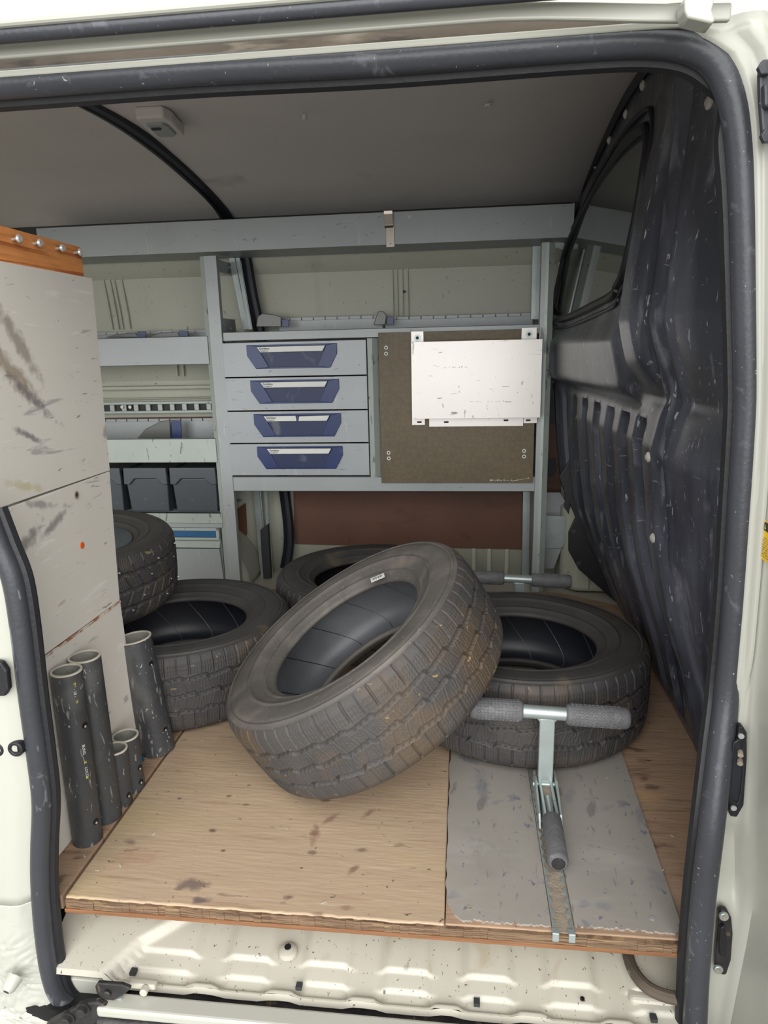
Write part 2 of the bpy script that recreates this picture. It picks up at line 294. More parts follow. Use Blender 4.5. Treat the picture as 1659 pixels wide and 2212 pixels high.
# hardboard linings
hb = plate('hardboard_lining', [(633,1040),(1130,1040),(1126,1187),(637,1175)], 1, 3.035, .010, M_hard); tag(hb, 'large brown hardboard sheet on the lower back wall between the uprights', 'wall lining'); 
for px in (751,880,1012):
    p = at(px,1165,1,3.034); obj('fixing', MB().cyl(p,p+Vector((0,-.004,0)),.012,n=14), M_hard, hb, smooth=True)
h2 = plate('hardboard_lining', [(506,1103),(530,1087),(533,1155),(526,1162),(513,1153)], 1, 3.03, .008, M_hard); tag(h2, 'small dark cut piece of hardboard beside the wheel arch', 'wall lining')
h3 = plate('hardboard_lining', [(1176,900),(1212,900),(1212,1068),(1176,1068)], 1, 3.03, .008, M_hard); tag(h3, 'narrow brown hardboard strip right of the racking, next to the black bulkhead', 'wall lining')
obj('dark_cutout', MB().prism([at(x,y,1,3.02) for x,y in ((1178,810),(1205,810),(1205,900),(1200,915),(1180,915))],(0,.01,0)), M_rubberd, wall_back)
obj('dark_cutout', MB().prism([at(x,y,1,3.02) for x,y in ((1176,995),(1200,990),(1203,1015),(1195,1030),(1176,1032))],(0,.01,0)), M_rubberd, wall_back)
obj('lining_strip', MB().box(-1.75,-1.0,3.03,3.045,.665,.715), M_hard, wall_back)
# left and lower enclosure, cab behind the bulkhead
mb = MB(); mb.box(-2.44,-2.4,1.0,3.07,-.05,1.66); struct('wall_left', mb, M_creamin)
mb = MB(); mb.box(-2.4,.9,1.13,3.07,-.06,-.035); floor = struct('floor', mb, M_step)
mb = MB(); mb.box(.75,1.6,.9,3.07,-.06,-.05).box(.75,1.6,.9,3.07,1.65,1.66).box(1.6,1.61,.9,3.07,-.06,1.66).box(.66,1.6,3.07,3.08,-.06,1.66).box(.66,1.6,.9,.91,-.06,1.66)
mb.box(.44,.75,2.94,2.95,-.06,1.66).box(.50,.76,1.04,3.0,1.652,1.66)
struct('wall_cab', mb, M_dark)
obj('seat_back', MB().box(.85,1.0,1.4,2.9,.2,1.25), M_dark, bpy.data.objects['wall_cab'], bev=.06, seg=4)
# inner rear sill in cream, right
mb = MB(); mb.prism([(.415,2.86,-.02),(.47,2.80,-.02),(.74,2.80,-.02),(.74,3.05,-.02),(.415,3.05,-.02)], (0,0,.36))
sill = struct('trim_3', mb, M_creamin, bev=.02, seg=3)
obj('pressed_rib', MB().cyl((.52,2.797,.0),(.52,2.797,.26),.010,n=10), M_creamin, sill, smooth=True)
# wheel arch
ap = [(-1.95,.0),(-1.95,.12)]+[(-1.45+.50*math.cos(a), .0+.36*math.sin(a)) for a in [PI*.85-PI*.85*i/14 for i in range(15)]]
mb = MB(); mb.prism([(x,2.80,z-.04) for x,z in ap], (0,.26,0)); wa = struct('trim_4', mb, M_creamin, bev=.035, seg=4, smooth=True)
wa['label'] = 'cream wheel arch behind the left upright'

# ---------------------------------------------------------------- bulkhead (wall_right)
Fz = [(-.05,.60),(0,.585),(.065,.557),(.24,.526),(.40,.474),(.56,.436),(.63,.431),(.77,.411),(.85,.429),(.88,.442),(.935,.426),(1.0,.404),(1.05,.392),(1.25,.405),(1.43,.418),(1.5,.412),(1.70,.42)]
Bz = [(-.05,.64),(0,.61),(.25,.474),(.43,.410),(.62,.384),(.81,.369),(.9,.349),(1.1,.358),(1.39,.392),(1.52,.430),(1.6,.452),(1.7,.47)]
def ip(T, z): return float(np.interp(z, [a for a,_ in T], [b for _,b in T]))
def sst(a, b, x):
    t = min(1, max(0, (x-a)/(b-a))); return t*t*(3-2*t)
RIBY = [1.66,1.80,1.95,2.11,2.28,2.46,2.65,2.82]
def bx(y, z):
    f, b = ip(Fz, z), ip(Bz, z)
    if y < 1.45:
        t = sst(1.06, 1.42, y); x = (.458+.03*sst(.3,-.1,z))*(1-t)+f*t
        x -= .0*sst(1.12,1.22,y)
    else:
        t = (y-1.45)/1.4; x = f*(1-t)+b*t
    rid = math.exp(-((y-1.47)/.022)**2); x += .014*rid - .010*math.exp(-((y-1.52)/.016)**2) - .010*math.exp(-((y-1.425)/.014)**2)
    pil = sst(1.53,1.57,y)*sst(1.76,1.66,y)*sst(.88,.97,z)*sst(1.62,1.1,z); x -= .036*pil
    belt = sst(1.70,1.80,y)*sst(.862,.885,z)*sst(1.07,1.0,z); x -= .030*belt
    x += .012*math.exp(-((z-.855)/.010)**2)*sst(1.6,1.75,y)
    if 1.56 < y:
        for ry in RIBY:
            d = abs(y-ry)
            if d < .06: x += .024*sst(.040,.026,d)*sst(.06,.10,z)*sst(.835-.3*max(0,d-.015),.815,z)
    x += .008*math.exp(-((z-1.125)/.008)**2)*sst(1.9,2.0,y)
    return x
WIN = [(1.76,1.455),(1.745,1.34),(1.80,1.19),(1.86,1.145),(1.98,1.118),(2.84,1.105),(2.86,1.30),(2.78,1.37),(2.45,1.47),(2.1,1.505),(1.84,1.492)]
def inpoly(x, y, P):
    c = False
    for i in range(len(P)):
        (x1,y1),(x2,y2) = P[i-1],P[i]
        if (y1 > y) != (y2 > y) and x < (x2-x1)*(y-y1)/(y2-y1)+x1: c = not c
    return c
ys = [1.055+i*.0115 for i in range(161)]; zs = [-.03+i*.0115 for i in range(147)]
mb = MB(); mb.grid(lambda y,z: (bx(y,z), y, z), ys, zs)
def keep(f):
    c = sum((mb.v[i] for i in f), Vector())/4
    if inpoly(c.y, c.z, WIN): return False
    cut = c.y > 2.60 and c.z < .42 and c.z < (c.y-2.60)*2.2   # cut-away lower rear corner
    return not cut
mb.f = [f for f in mb.f if keep(f)]
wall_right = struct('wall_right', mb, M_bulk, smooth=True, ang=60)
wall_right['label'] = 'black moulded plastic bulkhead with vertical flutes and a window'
# window: gasket and glass
WP = catmull([(0,y,z) for y,z in WIN], 5, closed=True)
obj('window_gasket', MB().sweep([(bx(p.y,p.z)-.002,p.y,p.z) for p in WP], .013, n=8, closed=True), M_rubberd, wall_right, smooth=True)
obj('window_lip', MB().sweep([(bx(p.y,p.z)-.004,(p.y-2.3)*1.07+2.3,(p.z-1.3)*1.16+1.3) for p in WP], .006, n=8, closed=True), M_rubberd, wall_right, smooth=True)
ctr = Vector((0,2.3,1.3)); gp = [Vector((ip(Bz,p.z)*.55+ip(Fz,p.z)*.45+.004,p.y,p.z)) for p in WP]
ga = np.linalg.lstsq(np.array([[1,p.y,p.z] for p in WP]), np.array([bx(p.y,p.z) for p in WP]), rcond=None)[0]
gx = lambda y,z: float(ga[0]+ga[1]*y+ga[2]*z)
gm = MB(); gm.prism([(gx(p.y,p.z)+.002,p.y,p.z) for p in WP], (.004,0,0)); window_1 = struct('window_1', gm, M_glass)
# rivets and clips
for px,py,yy in ((1426,182,1.9),(1377,245,2.1),(1334,302,2.35),(1297.6,356,2.6),(1501.5,223,1.36),(1469.6,449,1.47),(1434.8,684,1.47),(1460,902,1.47),(1435.6,987,1.53),(1444.6,1130,1.47),(1423,1162,1.53),(1513,1493,1.47),(1488,132,1.38)):
    p = at(px,py,1,yy); y, z = p.y, p.z; q = Vector((bx(y,z), y, z))
    if abs(p.x-q.x) > .04:
        for _ in range(6):
            p = at(px,py,0,q.x); y, z = max(1.1,min(2.85,p.y)), max(.05,min(1.62,p.z)); q = Vector((bx(y,z),y,z))
    obj('rivet', MB().sweep([q+Vector((.006,0,0)),q+Vector((-.004,-.001,0)),q+Vector((-.0075,-.002,0))],1,n=14,radii=[.0115,.0115,.006]), M_grime, wall_right, smooth=True)
# rear flange facing the door, with two rivets
fl = [(1208,1030),(1222,1075),(1218,1095),(1229,1112),(1232,1090),(1243,1118),(1228,1150),(1228,1190),(1250,1230),(1332,1302),(1352,1296),(1310,1170),(1270,1040),(1240,980)]
obj('bulkhead_flange', MB().prism([at(x,y,1,2.66) for x,y in fl],(0,.012,0)), M_rubberd, wall_right, bev=.003)
for px,py in ((1239,1147),(1250,1216)):
    p = at(px,py,1,2.66); obj('rivet', MB().cyl(p,p+Vector((0,-.004,0)),.0095,n=14), M_dark, wall_right, smooth=True)
# roof edge trim above bulkhead
mb = MB(); mb.sweep([(bx(p.y,1.60)-.004,p.y,p.z-.012) for p in prof if p.y > 1.2], .012, n=8); struct('trim_5', mb, M_rubberd, smooth=True)

# ---------------------------------------------------------------- door surround
SR = [(0,184),(400,154),(830,130),(1245,98),(1400,91),(1490,103),(1548,140),(1582,210),(1598,300),(1606,420),(1611,600),(1615,800),(1614,900),(1600,1120),(1588,1300),(1570,1500),(1556,1620),(1535,1800),(1517,1957),(1506,2100),(1500,2230)]
sealR = [at(x,y,1,1.05-.065*sst(1450,1800,y)) for x,y in SR]; sealR = [sealR[0]+(sealR[0]-sealR[1])*2.2]+sealR
SL = [(-30,1100),(0,1178),(28,1251),(45,1351),(63,1502),(80,1628),(91,1729),(88,1829),(88,1905),(95,2005),(108,2095),(128,2150),(170,2182),(225,2200)]
sealL = [at(x,y,1,.985) for x,y in SL]
ov = [(math.cos(2*PI*k/16)*(1 if math.cos(2*PI*k/16) > 0 else 1.0), math.sin(2*PI*k/16)) for k in range(16)]
mb = MB(); mb.sweep(catmull(sealR, 8), .0195, n=16); trim_6 = struct('trim_6', mb, M_rubber, smooth=True); trim_6['label'] = 'black rubber door seal over the top and right of the opening'
inn = [p+Vector((-.014 if i > 8 else 0, .022, -.016 if i < 8 else 0)) for i,p in enumerate(sealR)]
obj('seal_lip', MB().sweep(catmull(inn, 8), .012, n=8), M_rubberd, trim_6, smooth=True)
mb = MB(); mb.sweep(catmull(sealL, 8), .0175, n=16); trim_7 = struct('trim_7', mb, M_smear, smooth=True); trim_7['label'] = 'smeared black rubber door seal down the left of the opening'
obj('seal_lip', MB().sweep(catmull([p+Vector((.017,.012,0)) for p in sealL], 8), .010, n=8), M_rubberd, trim_7, smooth=True)
# right jamb
RZ = sorted([(p.z, p.x) for p in catmull(sealR, 8) if p.x > .2]); rz = [a for a,_ in RZ]; rx = [b for _,b in RZ]
def xin(z): return float(np.interp(z, rz, rx)) if z < 1.40 else .26
def xout(z): return float(np.interp(z, [-.4,-.2,0,.1,.25,.45,.8,1.2,1.5,1.8],[.462,.470,.482,.486,.466,.452,.444,.418,.408,.40]))
def jy(x, z, t):
    y = 1.052-.022*sst(0,.25,t)
    y += .018*sst(.25,.40,t)*sst(.95,.8,t)*sst(.235,.20,z)*sst(.055,.10,z)       # pressed recess between the two catches
    y -= .014*sst(.75,1,t)
    y -= .010*sst(.45,.60,t)*sst(.80,.70,t)*sst(.45,.55,z)
    y += .008*sst(.1,.2,t)*sst(.5,.4,t)*sst(.48,.44,z)*sst(.22,.26,z)
    return y
def jf(t, z):
    xi, xo = xin(z), xout(z)
    if t <= 1: x = xi+(xo-xi)*t; return (x, jy(x,z,t), z)
    return (xo+.006*(t-1)+.004*math.sin((t-1)*6+z*2)*sst(.5,.3,z), 1.016-(t-1)*.14, z)
ts = [i/14 for i in range(15)]+[1+i/8 for i in range(1,22)]
mb = MB(); mb.grid(jf, ts, [-.42+i*.02 for i in range(92)]); door_jamb = struct('trim_8', mb, M_jamb, smooth=True, ang=50, solid=.003); door_jamb['label'] = 'cream painted right door jamb'
# left jamb
LZ = sorted([(p.z, p.x) for p in catmull(sealL, 8) if p.z > -.35]); lz = [a for a,_ in LZ]; lx = [b for _,b in LZ]
def lf(t, z):
    xi = float(np.interp(z, lz, lx)); return (xi-t*.45, 0.985-.02*sst(0,.08,t)-.03*sst(.1,.6,t)+.003*math.sin(t*40+z*9)*sst(.1,-.1,z), z)
mb = MB(); mb.grid(lf, [i/30 for i in range(31)], [.02+i*.02 for i in range(39)]); struct('trim_9', mb, M_jamb, smooth=True, solid=.003)
from mathutils import noise as mn
def lg(t, z):
    x, y, zz = lf(t, z); k = sst(.0,-.12,z)
    v = Vector((x*52+3*math.sin(z*40), z*52+3*math.sin(x*33), 1.3)); n_ = 1-abs(mn.noise(v))*2
    return (x, y-.0030*k*n_-.0016*k*mn.noise(v*2.3), zz)
mb = MB(); mb.grid(lg, [i/150 for i in range(151)], [-.295+i*.0030 for i in range(106)]); trim_10 = struct('trim_10', mb, M_goop, smooth=True, solid=.003); trim_10['label'] = 'lower left jamb with coarse brushed seam sealer'
# two black grommets and a cream boss on the left jamb
for px,py,r in ((35,1617,.014),(-6,1617,.014)):
    p = at(px,py,1,.966); g = obj('grommet', MB().tube(p+Vector((0,.02,0)),p+Vector((0,-.004,0)),r,r*.55,24), M_rubberd, bpy.data.objects['trim_9'], smooth=True, bev=.002)
    obj('grommet_hole', MB().cyl(p+Vector((0,.02,0)),p+Vector((0,.003,0)),r*.56,n=20), M_black, bpy.data.objects['trim_9'])
obj('hole_cover', MB().prism([at(x,y,1,.952) for x,y in ((-30,1425),(2,1432),(14,1450),(18,1490),(10,1505),(-30,1505))],(0,.012,0)), M_rubberd, bpy.data.objects['trim_9'], bev=.003)
p = at(24,2125,1,.935); obj('boss', MB().sweep([p+Vector((.001,.012,.003)),p+Vector((-.002,-.006,-.005)),p+Vector((-.003,-.011,-.007))],1,n=20,radii=[.015,.0125,.009]), M_jamb, trim_10, smooth=True)
obj('boss_hole', MB().cyl(p+Vector((-.003,-.0108,-.007)),p+Vector((-.0033,-.0122,-.0078)),.005,n=14), M_dark, trim_10)

# top rails and gutters, long bars running with the van
def zrow(y0, y1, Y):   # height of an edge seen at x=0 and x=830
    a, b = at(0,y0,1,Y), at(830,y1,1,Y); return (a.z+b.z)/2
def band(name, ya, yb, Y, depth, m, **k):
    z1, z0 = zrow(ya[0],ya[1],Y), zrow(yb[0],yb[1],Y)
    mb = MB(); n = 40; X = [-1.9+i*(2.22/n) for i in range(n+1)]
    V = []
    for x in X:
        d = -.020*sst(.02,.34,x) if k.get('droop') else 0
        V += [(x,Y,z0+d),(x,Y,z1+d),(x,Y+depth,z1+d),(x,Y+depth,z0+d)]
    F = [(i*4+j,i*4+(j+1)%4,(i+1)*4+(j+1)%4,(i+1)*4+j) for i in range(n) for j in range(4)]+[(3,2,1,0),(n*4,n*4+1,n*4+2,n*4+3)]
    mb.add(V,F); k.pop('droop',None)
    return struct(name, mb, m, **k)
band('trim_11', (163,104), (186,128), 1.035, .03, M_jamb, bev=.003)
band('trim_12', (118,58), (168,108), 1.075, .03, M_dirty)
band('trim_13', (150,91), (166,107), 1.03, .012, M_jamb, bev=.002)
band('trim_14', (92,22), (124,64), .985, .010, M_jamb, bev=.003, seg=3, droop=True)
z1, z0 = zrow(47,-4,.97), zrow(95,25,.97)
mb = MB(); mb.sweep([(-1.9,.965,(z0+z1)/2+.004),(-.5,.965,(z0+z1)/2+.004),(.34,.965,(z0+z1)/2+.004)], .5*(z1-z0)+.001, sec=[(math.cos(2*PI*k/14),math.sin(2*PI*k/14)*(.8 if k<7 else 1)) for k in range(14)]); struct('trim_15', mb, M_rubber, smooth=True)
mb = MB(); mb.sweep([(-1.9,.957,z0+.004),(.34,.957,z0+.004)], .0105, n=12); obj('seal_lip', mb, M_rubber, bpy.data.objects['trim_15'], smooth=True)
band('trim_16', (18,-52), (49,-6), .94, .04, M_jamb, bev=.006, seg=3)
# roof section above and the rail end cap
mb = MB(); mb.box(-1.9,.8,1.09,1.11,1.38,1.75); struct('trim_17', mb, M_cream)
cap = [(1478,0),(1484,-14),(1548,-14),(1538,20),(1546,44),(1538,50),(1485,38),(1479,24)]
mb = MB(); mb.prism([at(x,y,1,.95) for x,y in cap],(0,.03,0)); struct('trim_18', mb, M_jamb, bev=.005, seg=3, smooth=True)
mb = MB(); mb.prism([at(x,y,1,1.045) for x,y in ((1440,72),(1610,52),(1622,80),(1622,200),(1560,150),(1500,98))],(0,.01,0)); struct('trim_19', mb, M_jamb, bev=.003)

# ---------------------------------------------------------------- step well under the plywood
PADX = [-.555,-.405,-.255,-.10,.05,.20]
def sz(x, s):       # s: 0 front edge .. 1 under the plywood
    z = -.150+.052*s
    xb = float(np.interp(s,[0,.35,1],[-.668,-.625,-.47]))
    lft = sst(xb+.010,xb-.006,x)
    if lft > 0: return z+.016*lft+.030*sst(-.70,-.84,x)*s
    g = [-.48,-.33,-.178,-.025,.125,.275]
    for gx_ in g:
        d = abs(x-gx_); z -= .013*sst(.042,.022,d)*sst(.03,.10,s)
    z -= .014*sst(.20,.17,s)*sst(.10,.13,s)*0
    z += .010*sst(.30,.26,s)*0
    blk = sst(.34,.31,s)
    for gx_ in g: blk *= sst(.020,.034,abs(x-gx_))
    z -= .007*blk*sst(.02,.05,s); z -= .006*blk*sst(.17,.14,s)
    return z
def sf(x, s):
    return (x, .982+.175*s, sz(x, s))
mb = MB(); mb.grid(sf, [-.795+i*.0085 for i in range(142)], [i/70 for i in range(71)]); mb.grid(lambda x,k: (x,.982-.003*k,sz(x,0)-.012*k), [-.795+i*.02 for i in range(61)], [0,1]); 
step = struct('trim_20', mb, M_step, smooth=True, ang=60); step['label'] = 'ribbed cream steel step below the plywood floor'
# curved dirty channel at right
mb = MB(); mb.sweep(catmull([at(x,y,2,-.118) for x,y in ((1352,2040),(1365,2090),(1395,2130),(1440,2152),(1500,2160))],6), .011, n=10); obj('drain_channel', mb, M_dirty, step, smooth=True)
mb = MB(); mb.box(.30,.42,1.02,1.17,-.16,-.138); obj('corner_plate', mb, M_step, step, bev=.02, seg=4)
for px,py,zz in ((288,2097,-.150),(646,2128,-.150),(1030,2163,-.150),(1412,2197,-.150)):
    p = at(px,py,2,-.147); obj('square_hole', MB().box(p.x-.0055,p.x+.0055,p.y-.006,p.y+.006,p.z-.006,p.z+.0015), M_dark, step)
p = at(622,2050,2,-.128); obj('drain_plug', MB().sweep([p+Vector((0,0,-.01)),p+Vector((0,0,.0)),p+Vector((0,0,.004))],1,n=24,radii=[.018,.017,.010]), M_step, step, smooth=True)
obj('drain_plug', MB().cyl(p+Vector((0,0,.001)),p+Vector((0,0,.006)),.0065,n=18), M_rubberd, step, smooth=True)
p = at(1258,2159,2,-.140); obj('drain_hole', MB().cyl(p,p+Vector((0,0,.003)),.004,n=14), M_black, step)
# sill rail, dark gap and lower rubber
mb = MB(); mb.box(-.62,.42,.955,1.2,-.20,-.172); struct('trim_22', mb, M_dsteel)
mb = MB(); mb.box(-.66,.415,.925,.962,-.174,-.153); struct('trim_23', mb, M_jamb, bev=.006, seg=3)
mb = MB(); mb.sweep([(-.66,.935,-.192),(.415,.935,-.192)], .014, n=14); mb.sweep([(-.66,.925,-.207),(.415,.925,-.207)], .008, n=10); struct('trim_24', mb, M_dsteel, smooth=True)
mb = MB(); mb.prism([at(x,y,1,1.0) for x,y in ((118,2110),(205,2118),(262,2130),(266,2170),(180,2176),(138,2150))],(0,.01,0)); struct('trim_25', mb, M_jamb, bev=.004)
# underbody and outside ground
mb = MB(); mb.box(-2.4,.9,.96,3.0,-.42,-.21); struct('trim_26', mb, M_black)
mb = MB(); mb.box(-8,8,-8,8,-.64,-.60); struct('floor_outside', mb, M_asph)
# lower hinge brackets with bolts
br = thing('slide_bracket', 'grimy black steel door bracket with two hex bolts in the bottom left corner', 'bracket', at(150,2190,1,.93))
pts = [(100,2212),(150,2185),(185,2168),(210,2166),(238,2180),(240,2188),(222,2202),(170,2235),(90,2240)]
obj('plate', MB().prism([at(x,y,1,.93) for x,y in pts],(0,.012,0)), M_dsteel, br, bev=.003)
for px,py in ((181,2178),(148,2198)):
    p = at(px,py,1,.93); b_ = obj('bolt', MB().cyl(p+Vector((0,.004,0)),p+Vector((0,-.012,0)),.0095,n=6), M_dsteel, br, bev=.001)
    obj('washer', MB().cyl(p+Vector((0,.004,0)),p+Vector((0,-.003,0)),.0135,n=24), M_dsteel, b_, smooth=True)
b2 = thing('roller_bracket', 'small grimy steel plate with one round rivet at the sill end', 'bracket', at(240,2140,1,.94))
obj('plate', MB().prism([at(x,y,1,.94) for x,y in ((205,2132),(210,2124),(262,2128),(282,2136),(272,2146),(245,2162),(222,2160),(208,2146))],(0,.008,0)), M_dsteel, b2, bev=.002)
p = at(233,2144,1,.94); obj('rivet', MB().cyl(p,p+Vector((0,-.006,0)),.007,n=18), M_dsteel, b2, smooth=True, bev=.002)
obj('clip', MB().prism([at(x,y,1,.945) for x,y in ((235,2165),(262,2156),(262,2163),(248,2182),(238,2180))],(0,.006,0)), M_galv, b2, bev=.001)
b3 = thing('sill_pin', 'cream painted round pin bolted under the step edge', 'bolt', at(316,2132,1,.96))
p = at(316,2132,1,.965); obj('pin_body', MB().box(p.x-.035,p.x+.018,p.y-.002,p.y+.012,p.z-.006,p.z+.006), M_step, b3, bev=.004, seg=3)
obj('pin_head', MB().cyl(p+Vector((0,.0,0)),p+Vector((.0,-.014,0)),.0075,n=18), M_step, b3, smooth=True, bev=.002)

# right jamb fittings
h = thing('guide_cup', 'long black plastic door guide cup with two screws on the right jamb', 'door fitting', at(1590,1660,1,1.015))
out = [(1597,1570),(1606,1570),(1614,1584),(1614,1640),(1607,1740),(1592,1766),(1578,1764),(1575,1752),(1580,1740),(1573,1722),(1578,1660),(1584,1605),(1592,1596),(1595,1580)]
obj('plate', MB().prism([at(x,y,1,1.012) for x,y in out],(0,.014,0)), M_rubberd, h, bev=.002)
cup = [at(x,y,1,1.006) for x,y in ((1598,1600),(1606,1620),(1604,1680),(1597,1728),(1588,1733),(1577,1718),(1580,1660),(1585,1610),(1590,1602))]
obj('rim', MB().sweep(catmull(cup,5,closed=True),.0022,n=8,closed=True), M_rubberd, h, smooth=True)
obj('cup_recess', MB().prism(cup,(0,.004,0)), M_navy, h)
for px,py in ((1600,1589),(1584,1744)): p = at(px,py,1,1.012); obj('screw_head', MB().cyl(p,p+Vector((0,-.003,0)),.0045,n=14), M_screw, h, smooth=True)
for px,py in ((1599,1622),(1598,1640)): p = at(px,py,1,1.008); obj('contact_pin', MB().cyl(p,p+Vector((-.003,-.010,-.002)),.0042,n=12), M_tan, h, smooth=True)
h = thing('striker_plate', 'black steel striker plate with two rusty round bolts low on the right jamb', 'door fitting', at(1562,2040,1,1.012))
obj('plate', MB().prism([at(x,y,1,1.012) for x,y in ((1553,1972),(1560,1965),(1572,1968),(1581,1985),(1584,2020),(1580,2075),(1570,2106),(1562,2108),(1546,2096),(1546,2070),(1550,2020))],(0,.012,0)), M_dsteel, h, bev=.003)
obj('catch', MB().prism([at(x,y,1,1.004) for x,y in ((1556,2005),(1566,2000),(1570,2030),(1570,2068),(1556,2066),(1553,2040))],(0,.008,0)), M_rubberd, h, bev=.002)
for px,py in ((1562,1976),(1550,2090)): 
    p = at(px,py,1,1.012); q = obj('bolt', MB().cyl(p,p+Vector((0,-.006,0)),.0078,n=20), M_galv, h, smooth=True, bev=.0015)
    obj('bolt_socket', MB().cyl(p+Vector((0,-.005,0)),p+Vector((0,-.0068,0)),.0042,n=14), M_tan, q)
h = thing('door_hinge', 'black steel hinge plate with two bolts high on the right edge', 'door fitting', at(1650,220,1,1.0))
obj('plate', MB().prism([at(x,y,1,1.0) for x,y in ((1640,160),(1644,136),(1700,120),(1700,310),(1648,298),(1642,220))],(0,.010,0)), M_rubber, h, bev=.003)
obj('lug', MB().prism([at(x,y,1,.99) for x,y in ((1650,180),(1700,176),(1700,238),(1652,230))],(0,.012,0)), M_rubber, h, bev=.003)
for px,py in ((1649,150),(1655,296)): p = at(px,py,1,1.0); obj('bolt', MB().cyl(p,p+Vector((0,-.009,0)),.0095,n=6), M_rubber, h, bev=.0015)
# warning label, lying on the return face of the jamb
def ret(px, py): # point on the return face
    p = at(px,py,0,.4385); return p
LB = [ret(1643,1118),ret(1668,1132),ret(1668,1222),ret(1636,1200)]
lab = thing('warning_label', 'yellow warning label with small print on the right edge of the jamb', 'label', LB[3])
obj('sheet', MB().prism(LB,(-.0008,0,0)), M_yellow, lab)
def lp(u,v,o=-.0014):
    a = LB[0].lerp(LB[1],u); b = LB[3].lerp(LB[2],u); return a.lerp(b,v)+Vector((o,0,0))
obj('pictogram', MB().prism([lp(.42,.03),lp(1,.03),lp(1,.26),lp(.38,.24)],(-.0003,0,0)), M_dark, lab)
obj('warning_triangle', MB().prism([lp(.5,.2,-.002),lp(.6,.2,-.002),lp(.55,.09,-.002)],(-.0003,0,0)), M_yellow, lab)
mb = MB()
for i in range(9):
    v = .42+i*.06; u = .06
    while u < .9:
        l_ = random.uniform(.1,.24); mb.prism([lp(u,v),lp(min(1,u+l_),v),lp(min(1,u+l_),v+.022),lp(u,v+.022)],(-.0002,0,0)); u += l_+.08
obj('small_print', mb, M_tan, lab, kind='stuff')

# ================================================================== FLOOR BOARDS
def board(name, poly, z0, z1, m, parent=None, **k):
    return obj(name, MB().prism([(x,y,z0) for x,y in poly],(0,0,z1-z0)), m, parent, **k)
B = thing('plywood_floor', 'worn plywood floor of the load bay, laid in three boards', 'floor', (-.2,1.02,-.03))
ne = 60
def ragged(x0, x1, y, a=.002): return [(x0+(x1-x0)*i/ne, y+rng.uniform(-a,a)) for i in range(ne+1)]
board('board', [(-.835,1.015),(-.757,1.013),(-.766,2.72),(-2.3,2.72),(-2.3,1.3),(-.88,1.3)], -.030, 0, M_ply2, B, bev=.002, label='narrow greyer left board')
board('board', ragged(-.750,-.030,1.014,.0012)+[(-.034,2.72),(-.760,2.72)], -.021, 0, M_ply, B, bev=.003, label='broad pale middle board')
board('board', [(-.028,1.016),(.392,1.020),(.60,1.2),(.62,1.6),(.62,2.60),(.405,2.74),(-.032,2.74)], -.021, -.0005, M_ply2, B, bev=.002, label='brown right board')
board('edge_ply', [(-.750,1.006),(.392,1.010),(.392,1.3),(-.750,1.3)], -.030, -.0215, M_edgeo, B, bev=.001, label='fresh orange lower ply')
mb = MB()
for i in range(80):
    x0 = -.748+i*(1.136/80); mb.box(x0,x0+1.136/80,1.0085+rng.uniform(-.0012,.0012)+max(0,(x0+.75))*.002,1.03,-.0208,-.003-rng.uniform(0,.0012))
obj('worn_edge', mb, M_edge, B, label='weathered front edge', kind='stuff')
# grey covering sheets and seat rail
def ragx(x0, x1, y, n=50, a=.0035): return [(x0+(x1-x0)*i/n, y+abs(rng.normal(0,a))) for i in range(n+1)]
sh = thing('covering_sheet', 'grey floor covering left of the metal track, jagged left edge', 'floor covering', (.06,1.03,0))
left_edge = [(-.031+abs(rng.normal(0,.0025)), 2.4-(2.4-1.04)*i/60) for i in range(61)]
left_edge[-1] = (-.012,1.035)
obj('sheet', MB().prism([(x,y,-.0004) for x,y in left_edge+ragx(.0,.158,1.022)+[(.158,2.4)]],(0,0,.0034)), M_sheet, sh)
p = at(1014,1961,2,.003); obj('screw', MB().cyl(p,p+Vector((0,0,.0012)),.0045,n=16), M_tan, sh)
sh = thing('covering_sheet', 'grey floor covering right of the metal track, cut straight at its right edge', 'floor covering', (.30,1.03,0))
obj('sheet', MB().prism([(x,y,-.0004) for x,y in ragx(.199,.383,1.027)+[(.385,1.04),(.398,1.59),(.402,2.4),(.199,2.4)]],(0,0,.0034)), M_sheet2, sh)
p = at(1409,1984,2,.003); obj('screw', MB().cyl(p,p+Vector((0,0,.0012)),.0045,n=16), M_screw, sh)
tr = thing('floor_track', 'scalloped aluminium anchor track let into the floor between the grey sheets', 'track', (.178,1.016,0))
def lip(sgn):
    P = []; y = 1.018; x0 = .178+sgn*.0185
    n = int((2.4-y)/.0025)
    for i in range(n+1):
        yy = y+i*.0025; ph = ((yy-1.018) % .0254)/.0254
        P.append((.178+sgn*(.0138+.0030*math.cos(2*PI*ph)), yy))
    return P+[(x0,P[-1][1]),(x0,y)]
for s_ in (-1,1): obj('track_lip', MB().prism([(x,y,.0005) for x,y in lip(s_)],(0,0,.0030)), M_galv, tr)
obj('track_web', MB().box(.160,.196,1.014,2.4,-.0004,.0010), M_tan, tr, label='dusty floor of the track')
for s_ in (-1,1): obj('track_foot', MB().box(.178+s_*.014-.006,.178+s_*.014+.006,1.008,1.022,-.014,.004), M_galv, tr, bev=.0015)

